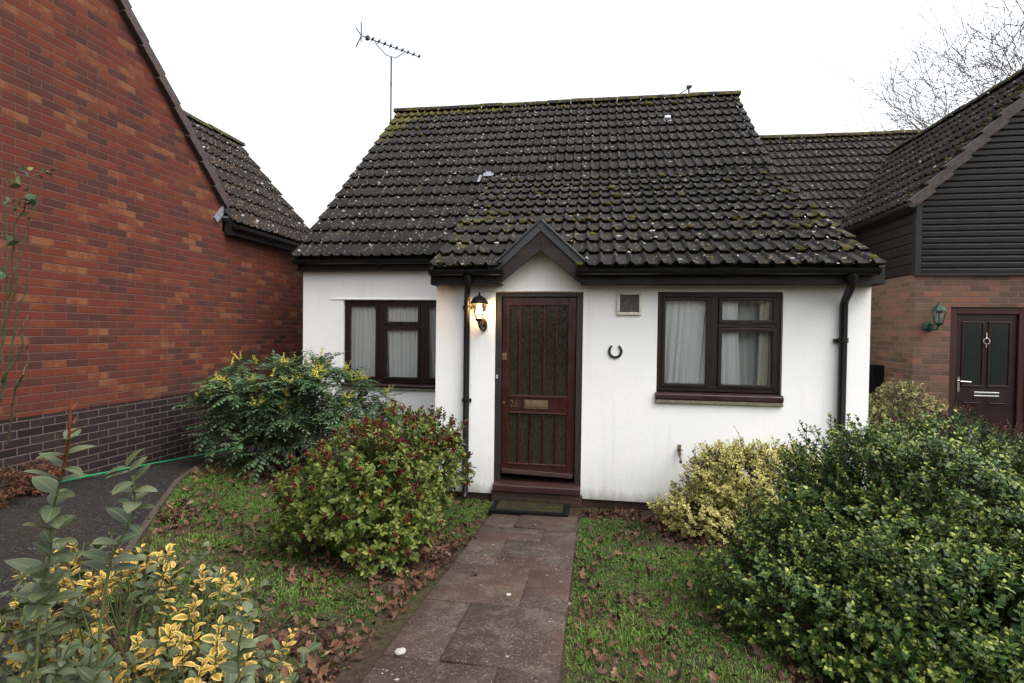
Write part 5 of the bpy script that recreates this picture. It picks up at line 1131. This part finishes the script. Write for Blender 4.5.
# --- bare rose at the left edge
rs = RS(107); b = thing('rose_bush', (-3.0, 2.25, gz(-3.0, 2.25)), 'lanky bare-stemmed rose with few leaves at the left edge before the red brick wall', 'rose')
mb = MB(); tips = []
for pts in ([(-3.02, 2.2, 0.4), (-2.95, 2.2, 1.2), (-2.84, 2.2, 1.75), (-2.70, 2.2, 2.20), (-2.60, 2.2, 2.45)], [(-2.95, 2.22, 1.2), (-2.80, 2.2, 1.62), (-2.70, 2.2, 1.95), (-2.66, 2.18, 2.1)], [(-2.84, 2.2, 1.5), (-2.72, 2.2, 1.72), (-2.69, 2.2, 1.86)], [(-3.05, 2.25, 0.4), (-2.92, 2.25, 1.3), (-2.86, 2.24, 2.0), (-2.82, 2.22, 2.62)], [(-2.86, 2.24, 1.9), (-2.75, 2.2, 2.25), (-2.66, 2.2, 2.52)], [(-2.90, 2.25, 1.2), (-2.72, 2.2, 1.55), (-2.68, 2.2, 1.72)]):
    cs = fg_shoot(pts, 0, 0, None, ''); mb.tube([Vector(p) + Vector(rs.normal(0, 0.004, 3)) for p in cs[::2]], [0.0058 * (1 - 0.6 * k / 15) for k in range(15)], 6); tips.append(cs)
    for k in range(6, 28, 5):
        p = Vector(cs[k]); mb.tube([p, p + Vector((rs.normal(0, 0.012), rs.normal(0, 0.006), 0.008))], [0.003, 0.0005], 4)
mb.build('stem', m_bark('brown_green_stem', (0.055, 0.055, 0.028)), b, smooth=True)
P = np.concatenate([tips[0][[22, 26, 29]], tips[3][[20, 23, 25, 28]], tips[4][[20, 25, 29]]]); D = nrm(rs.normal(0, 1, P.shape) * np.array([1, 0.6, 0.5]) + np.array([0.3, -0.3, 0.1])); L = np.full(len(P), 0.09)
q = shoot_leaves(P, D, L, 5, rs, 0.040, 0.6, 80, 20, 1.0, False); leaf_mesh('foliage', *q[:5], m_leaf('rose_leaf', (0.030, 0.065, 0.030), (0.075, 0.11, 0.055), young=((0.30, 0.25, 0.03), 1.2, 0.7), rough=0.5), b, q[5], q[6], T8, np.full(len(q[0]), 0.1)); twigs('twig', P, P + D * L[:, None], np.full(len(P), 0.0015), STEM_G, b)

# --- neighbour's border: pale-topped shrub, dark green shrub, red-brown shrub
PIER = m_leaf('pale_topped_leaf', (0.045, 0.075, 0.022), (0.12, 0.14, 0.045), young=((0.34, 0.30, 0.13), 0.8, 0.8), rough=0.5)
rs = RS(108); b = thing('pieris_shrub', (3.5, 6.75, 0), 'small shrub with beige flowering top between the bungalow corner and the dark red door', 'shrub')
bush(b, [((3.50, 6.8, 0.95), (0.32, 0.30, 0.34)), ((3.70, 6.8, 0.92), (0.24, 0.26, 0.27)), ((3.25, 6.75, 0.70), (0.34, 0.3, 0.34)), ((3.5, 6.7, 0.50), (0.45, 0.35, 0.35))], 900, 10, 0.036, PIER, rs, twl=0.10, wl=0.36, opp=False, inset=0.4, tpow=0.5)
rs = RS(109); b = thing('dark_green_shrub', (4.0, 6.6, 0), 'low dark green shrub in front of the neighbour\'s brown brick wall', 'shrub')
bush(b, [((3.95, 6.6, 0.55), (0.42, 0.36, 0.42)), ((4.4, 6.5, 0.42), (0.36, 0.34, 0.34))], 800, 10, 0.036, m_leaf('dark_shrub_leaf', (0.012, 0.028, 0.010), (0.030, 0.055, 0.020), rough=0.5), rs, twl=0.11, wl=0.45, opp=False)
rs = RS(110); b = thing('red_brown_shrub', (4.6, 7.1, 0), 'low red-brown winter shrub in front of the dark red door', 'shrub')
bush(b, [((4.25, 7.2, 0.60), (0.36, 0.32, 0.36)), ((4.7, 7.1, 0.46), (0.42, 0.34, 0.34)), ((5.15, 7.0, 0.34), (0.42, 0.36, 0.28))], 800, 8, 0.030, m_leaf('red_brown_leaf', (0.045, 0.016, 0.012), (0.115, 0.050, 0.034), rough=0.6), rs, twl=0.13, wl=0.5, opp=False)
rs = RS(111); b = thing('grey_green_plant', (4.6, 6.0, 0), 'grey-green low plant at the right edge in front of the red-brown shrub', 'plant')
bush(b, [((4.45, 5.7, 0.38), (0.45, 0.40, 0.34)), ((4.0, 5.6, 0.30), (0.4, 0.4, 0.32))], 500, 9, 0.034, m_leaf('grey_green_leaf', (0.045, 0.075, 0.045), (0.085, 0.12, 0.075), rough=0.55), rs, twl=0.12, wl=0.5, opp=False)

# --- dead border plants by the left wall
rs = RS(112); DEAD = m_leaf('withered_leaf', (0.050, 0.022, 0.014), (0.11, 0.050, 0.028), rough=0.8, spec=0.2)
for k, (x, y, r_, lab) in enumerate(((-4.72, 3.55, 0.22, 'withered brown border plant at the foot of the dark brick plinth, nearest the left edge'), (-4.78, 3.95, 0.16, 'withered brown border plant against the dark plinth beyond the rose'))):
    b = thing('withered_plant', (x, y, gz(x, y)), lab, 'plant', 'withered border plants')
    bush(b, [((x, y, gz(x, y) + 0.14), (r_, r_, 0.16))], 110, 7, 0.035, DEAD, rs, twl=0.10, wl=0.45, opp=False, nstem=10)

# --- bare winter tree behind the neighbour's roof
rs = RS(113); b = thing('bare_tree', (14.6, 14.8, 0), 'bare winter tree with fine twigs rising behind the clad house roof', 'tree')
mb = MB(); tw_a, tw_b, tw_r = [], [], []
def grow(p, d, L, r, lev):
    n = 4; pth = [np.array(p)]; q = np.array(p, float); dd_ = np.array(d, float)
    for i in range(n):
        dd_ = dd_ + rs.normal(0, 0.10, 3) + np.array([0, 0, 0.02]); dd_ /= np.linalg.norm(dd_); q = q + dd_ * L / n; pth.append(q.copy())
    rr = [max(0.0095, r * (1 - 0.45 * i / n)) for i in range(n + 1)]
    if lev < 3: mb.tube([Vector(x) for x in pth], rr, 7 if lev < 2 else 5, cap=False)
    else:
        for i in range(n): tw_a.append(pth[i]); tw_b.append(pth[i + 1]); tw_r.append(rr[i])
    if lev >= 6: return
    kids = [5, 5, 5, 4, 4, 3][lev]
    for k in range(kids):
        t_ = rs.uniform(0.35, 1.0) if k else 1.0; i = min(n - 1, int(t_ * n)); s = pth[i] + (pth[i + 1] - pth[i]) * (t_ * n - i) if t_ < 1 else pth[n]
        e = nrm(rs.normal(size=(1, 3)))[0]; e = e - dd_ * e.dot(dd_); e /= np.linalg.norm(e) + 1e-6; a = R(rs.uniform(34, 70)) if k else R(rs.uniform(5, 25))
        nd_ = dd_ * math.cos(a) + e * math.sin(a); nd_[2] += 0.05
        grow(s, nd_ / np.linalg.norm(nd_), L * rs.uniform(0.62, 0.84), max(0.0105, rr[min(i + 1, n)] * rs.uniform(0.52, 0.70)), lev + 1)
grow((14.6, 14.8, -0.2), (-0.12, 0, 1), 5.3, 0.30, 0)
mb.build('trunk', TWIG, b, smooth=True); twigs('branches', np.array(tw_a), np.array(tw_b), np.array(tw_r), TWIG, b)

# ================================================================== LAWN AND LITTER (stuff)
def on_lawn(x, y):
    left = (x > edge_x(y) + 0.06) & (x < XL - 0.03 - 0.10 * np.clip((3.6 - y) / 1.5, 0, 1)) & (y < 6.3) & (y > 1.2)
    right = (x > XR + 0.01) & (x < 3.5) & (y < 5.42) & (y > 1.2)
    return left | right
def fbm(x, y, f, seed):
    r_ = RS(seed); s = 0
    for o_ in range(4):
        a = r_.rand(6) * 6.28; k = f * 1.9 ** o_; s = s + (np.sin(k * x + a[0] + 1.3 * np.sin(k * 0.7 * y + a[1])) * np.sin(k * 1.1 * y + a[2] + 1.1 * np.sin(k * 0.8 * x + a[3]))) / 1.7 ** o_
    return s
def bare(x, y):           # where soil and litter replace grass
    sk = np.exp(-(((x + 1.55) / 0.85) ** 2 + ((y - 3.75) / 0.9) ** 2)); mh = np.exp(-(((x + 3.3) / 0.9) ** 2 + ((y - 5.6) / 0.6) ** 2))
    pe_ = np.exp(-((x - XL) / 0.22) ** 2) * (x < XL) * np.clip((4.4 - y) / 0.8, 0, 1); wl_ = np.clip((y - 5.15) / 0.2, 0, 1) * (x > -0.2); gd = np.exp(-(((x - 1.3) / 0.7) ** 2 + ((y - 4.9) / 0.45) ** 2)); eu = np.exp(-(((x + 1.15) / 0.8) ** 2 + ((y - 1.4) / 0.8) ** 2))
    return np.clip(0.72 * sk + 0.9 * mh + 1.1 * pe_ + 1.2 * wl_ + 1.1 * gd + 1.0 * eu + np.where(x > 0.9, 0.5, 0), 0, 1.3)
rs = RS(120); m = 620000; x = rs.uniform(-4.7, 2.2, m); y = rs.uniform(1.3, 6.3, m); cov = fbm(x, y, 2.4, 61) * 0.45 + fbm(x, y, 9, 63) * 0.25
keep = on_lawn(x, y) & (cov - bare(x, y) * 1.6 + 0.44 + rs.normal(0, 0.22, m) > 0); x, y, cov = x[keep], y[keep], cov[keep]; n = len(x)
hgt = 0.018 * np.exp(rs.normal(0, 0.38, n)) * (1 + 0.35 * np.clip(fbm(x, y, 5, 62), -0.8, 1)); az_ = rs.rand(n) * 6.28; ln_ = rs.uniform(0.15, 0.9, n)
B0 = np.stack([x, y, ground(x, y) - 0.002], 1); dr = np.stack([np.cos(az_), np.sin(az_), 0 * az_], 1); sd_ = np.stack([-np.sin(az_), np.cos(az_), 0 * az_], 1); wd = rs.uniform(0.0012, 0.0026, n)[:, None]
M1 = B0 + dr * (hgt * ln_ * 0.35)[:, None] + np.array([0, 0, 1.0]) * (hgt * 0.6)[:, None]; T1 = B0 + dr * (hgt * ln_)[:, None] + np.array([0, 0, 1.0]) * (hgt * (1 - 0.35 * ln_))[:, None]
V = np.stack([B0 - sd_ * wd, B0 + sd_ * wd, M1 + sd_ * wd * 0.8, M1 - sd_ * wd * 0.8, T1], 1).reshape(-1, 3); i5 = np.arange(n)[:, None] * 5
F = np.concatenate([i5 + np.array([0, 1, 2]), i5 + np.array([0, 2, 3]), i5 + np.array([3, 2, 4])])
GRASS = m_ramp('short_lawn_grass', [(0, (0.0264, 0.0561, 0.0078)), (0.45, (0.0594, 0.1242, 0.0145)), (0.8, (0.0990, 0.1767, 0.0252)), (1, (0.1650, 0.1911, 0.0484))], 0.6, 0.25)
tone = np.clip(0.45 + 0.20 * fbm(x, y, 3.2, 64) + rs.normal(0, 0.20, n), 0, 1)
tag(npmesh('lawn_grass', V, F, GRASS, None, {'rnd': np.repeat(tone, 5)}), 'short mossy lawn grass either side of the garden path', 'grass', kind='stuff')
# clover-like low weeds and moss
rs = RS(121); m = 60000; x = rs.uniform(-4.3, 1.6, m); y = rs.uniform(1.4, 5.9, m); k = on_lawn(x, y) & (fbm(x, y, 3.1, 66) > 0.25 + 0.9 * np.clip(bare(x, y) - 0.45, 0, 1)); x, y = x[k][:14000], y[k][:14000]; n = len(x)
P = np.stack([x, y, ground(x, y) + rs.uniform(0.004, 0.03, n)], 1); D = nrm(np.stack([rs.normal(0, 1, n), rs.normal(0, 1, n), rs.uniform(-0.1, 0.5, n)], 1)); N_ = np.stack([rs.normal(0, 0.25, n), rs.normal(0, 0.25, n), np.ones(n)], 1); sz = rs.uniform(0.008, 0.022, n)
tag(leaf_mesh('lawn_weeds', P, D, N_, sz, sz * 0.75, m_leaf('weed_leaf', (0.030, 0.065, 0.014), (0.075, 0.125, 0.028), rough=0.55), None, rs.rand(n), rs.rand(n), T4), 'small round-leaved weeds growing through the lawn', 'weeds', kind='stuff')
# fallen leaves
rs = RS(122); m = 60000; x = rs.uniform(-4.4, 2.0, m); y = rs.uniform(1.3, 6.6, m)
pr_ = 0.08 + 0.02 * (x > XR) + 0.55 * np.clip(bare(x, y), 0, 1) ** 1.6 + 0.34 * np.clip(fbm(x, y, 2.6, 71), 0, 2) ** 1.6; onp = (x > XL) & (x < XR)
k = (rs.rand(m) < np.where(onp, 0.004, pr_) * 1.0) & ((on_lawn(x, y)) | (onp & (y < 5.1))) ; x, y = x[k], y[k]; n = len(x)
P = np.stack([x, y, ground(x, y) + np.where((x > XL) & (x < XR), 0.04, 0.012) + rs.uniform(0, 0.024, n)], 1); az_ = rs.rand(n) * 6.28; D = nrm(np.stack([np.cos(az_), np.sin(az_), rs.normal(0, 0.3, n)], 1)); N_ = np.stack([rs.normal(0, 0.55, n), rs.normal(0, 0.55, n), np.ones(n)], 1); sz = np.minimum(0.043 * np.exp(rs.normal(0, 0.38, n)), 0.062)
OAK = (np.array([(0, 0, 0), (-.30, .22, .16), (-.18, .36, .05), (-.46, .56, .24), (-.24, .70, .08), (0, 1, .10), (.26, .74, .10), (.44, .52, .20), (.16, .38, .04), (.32, .20, .14), (0, .3, 0), (0, .65, 0)], float), np.array([(0, 10, 2, 1), (2, 10, 11, 3), (3, 11, 5, 4), (0, 9, 8, 10), (8, 7, 11, 10), (7, 6, 5, 11)]), np.zeros(12))
LITTER = m_ramp('fallen_leaf', [(0, (0.018, 0.009, 0.006)), (0.35, (0.044, 0.018, 0.010)), (0.62, (0.085, 0.034, 0.016)), (0.85, (0.125, 0.062, 0.034)), (1, (0.17, 0.12, 0.07))], 0.7, 0.3)
tag(leaf_mesh('fallen_leaves', P, D, N_, sz, sz * rs.uniform(0.5, 0.85, n), LITTER, None, rs.beta(2, 2.2, n), rs.rand(n), OAK, rs.normal(-0.1, 0.6, n)), 'red-brown fallen leaves scattered over lawn and beds', 'leaves', kind='stuff')
# twigs lying under the shrubs
rs = RS(123); n = 260; x = np.concatenate([rs.normal(-1.6, 0.7, 170), rs.uniform(-0.1, 1.0, 90)]); y = np.concatenate([rs.normal(3.5, 0.7, 170), rs.uniform(2, 5.3, 90)]); k = on_lawn(x, y); x, y = x[k], y[k]; n = len(x); az_ = rs.rand(n) * 6.28; l_ = rs.uniform(0.04, 0.22, n); A_ = np.stack([x, y, ground(x, y) + 0.02], 1); B_ = A_ + np.stack([np.cos(az_) * l_, np.sin(az_) * l_, rs.uniform(-0.008, 0.02, n)], 1)
tag(twigs('fallen_twigs', A_, B_, np.full(n, 0.003), STEM, None), 'thin fallen twigs among the dead leaves', 'twigs', kind='stuff')
# pale stones on the path
for k, (x, y, r_, lab) in enumerate(((-0.872, 2.37, 0.024, 'white pebble at the left edge of the garden path in the foreground'), (-0.485, 3.14, 0.015, 'small white stone in the middle of the garden path'))):
    o = blobs('pebble', np.array([(x, y, gz(x, y) + 0.034 + r_ * 0.28)]), np.array([(r_ * 1.3, r_, r_ * 0.45)]), plain('white_pebble', (0.27, 0.26, 0.23), 0.9, 0.2, var=0.3), None, 130 + k, ICO2, 0.06); tag(o, lab, 'stone', 'white stones on the path')

# ================================================================== ACROSS THE ROAD (behind the camera, seen in the glass)
rs = RS(140); b = thing('evergreen_hedge', (0, -8.0, gz(0, -8)), 'dark clipped evergreen hedge across the road, mirrored in the windows', 'hedge')
P = np.stack([rs.uniform(-11, 11, 9000), -8 + rs.choice([-0.5, 0.5], 9000) * rs.uniform(0.8, 1.05, 9000), gz(0, -8) + rs.uniform(0, 2.3, 9000)], 1); D = nrm(rs.normal(0, 1, P.shape)); sz = rs.uniform(0.10, 0.2, len(P))
leaf_mesh('foliage', P, D, rs.normal(0, 1, P.shape), sz, sz * 0.6, m_leaf('hedge_leaf', (0.010, 0.022, 0.008), (0.022, 0.042, 0.014)), b, rs.rand(len(P)), rs.rand(len(P)), T4)
mb = MB(); mb.box(-11, 11, -8.38, -7.62, gz(0, -8) - 0.1, gz(0, -8) + 2.1); mb.build('stem', STEM, b)
AUT = m_leaf('copper_autumn_leaf', (0.14, 0.035, 0.010), (0.34, 0.15, 0.025), rough=0.5)
for k, (x, y, h_, lab) in enumerate(((-1.6, -10.0, 5.4, 'copper-leaved beech across the road, mirrored in the front door'), (5.0, -11.0, 6.2, 'taller copper-leaved beech across the road to the right'))):
    b = thing('beech_tree', (x, y, gz(x, y)), lab, 'tree', 'copper beeches across the road')
    P, N = lumps([((x, y, h_ * 0.62), (1.9, 1.7, 1.6)), ((x - 1.0, y, h_ * 0.5), (1.3, 1.2, 1.2)), ((x + 1.1, y, h_ * 0.52), (1.3, 1.2, 1.2))], 3600, rs, 0.7, None, 0.2); sz = rs.uniform(0.09, 0.17, len(P))
    leaf_mesh('crown', P, nrm(rs.normal(0, 1, P.shape)), rs.normal(0, 1, P.shape) + np.array([0, 0, 0.6]), sz, sz * 0.6, AUT, b, rs.rand(len(P)), rs.rand(len(P)), T4)
    mb = MB(); mb.tube([(x, y, gz(x, y) - 0.1), (x + 0.05, y, h_ * 0.3), (x - 0.05, y + 0.05, h_ * 0.75)], [0.16, 0.12, 0.04], 8); mb.build('trunk', TWIG, b, smooth=True)
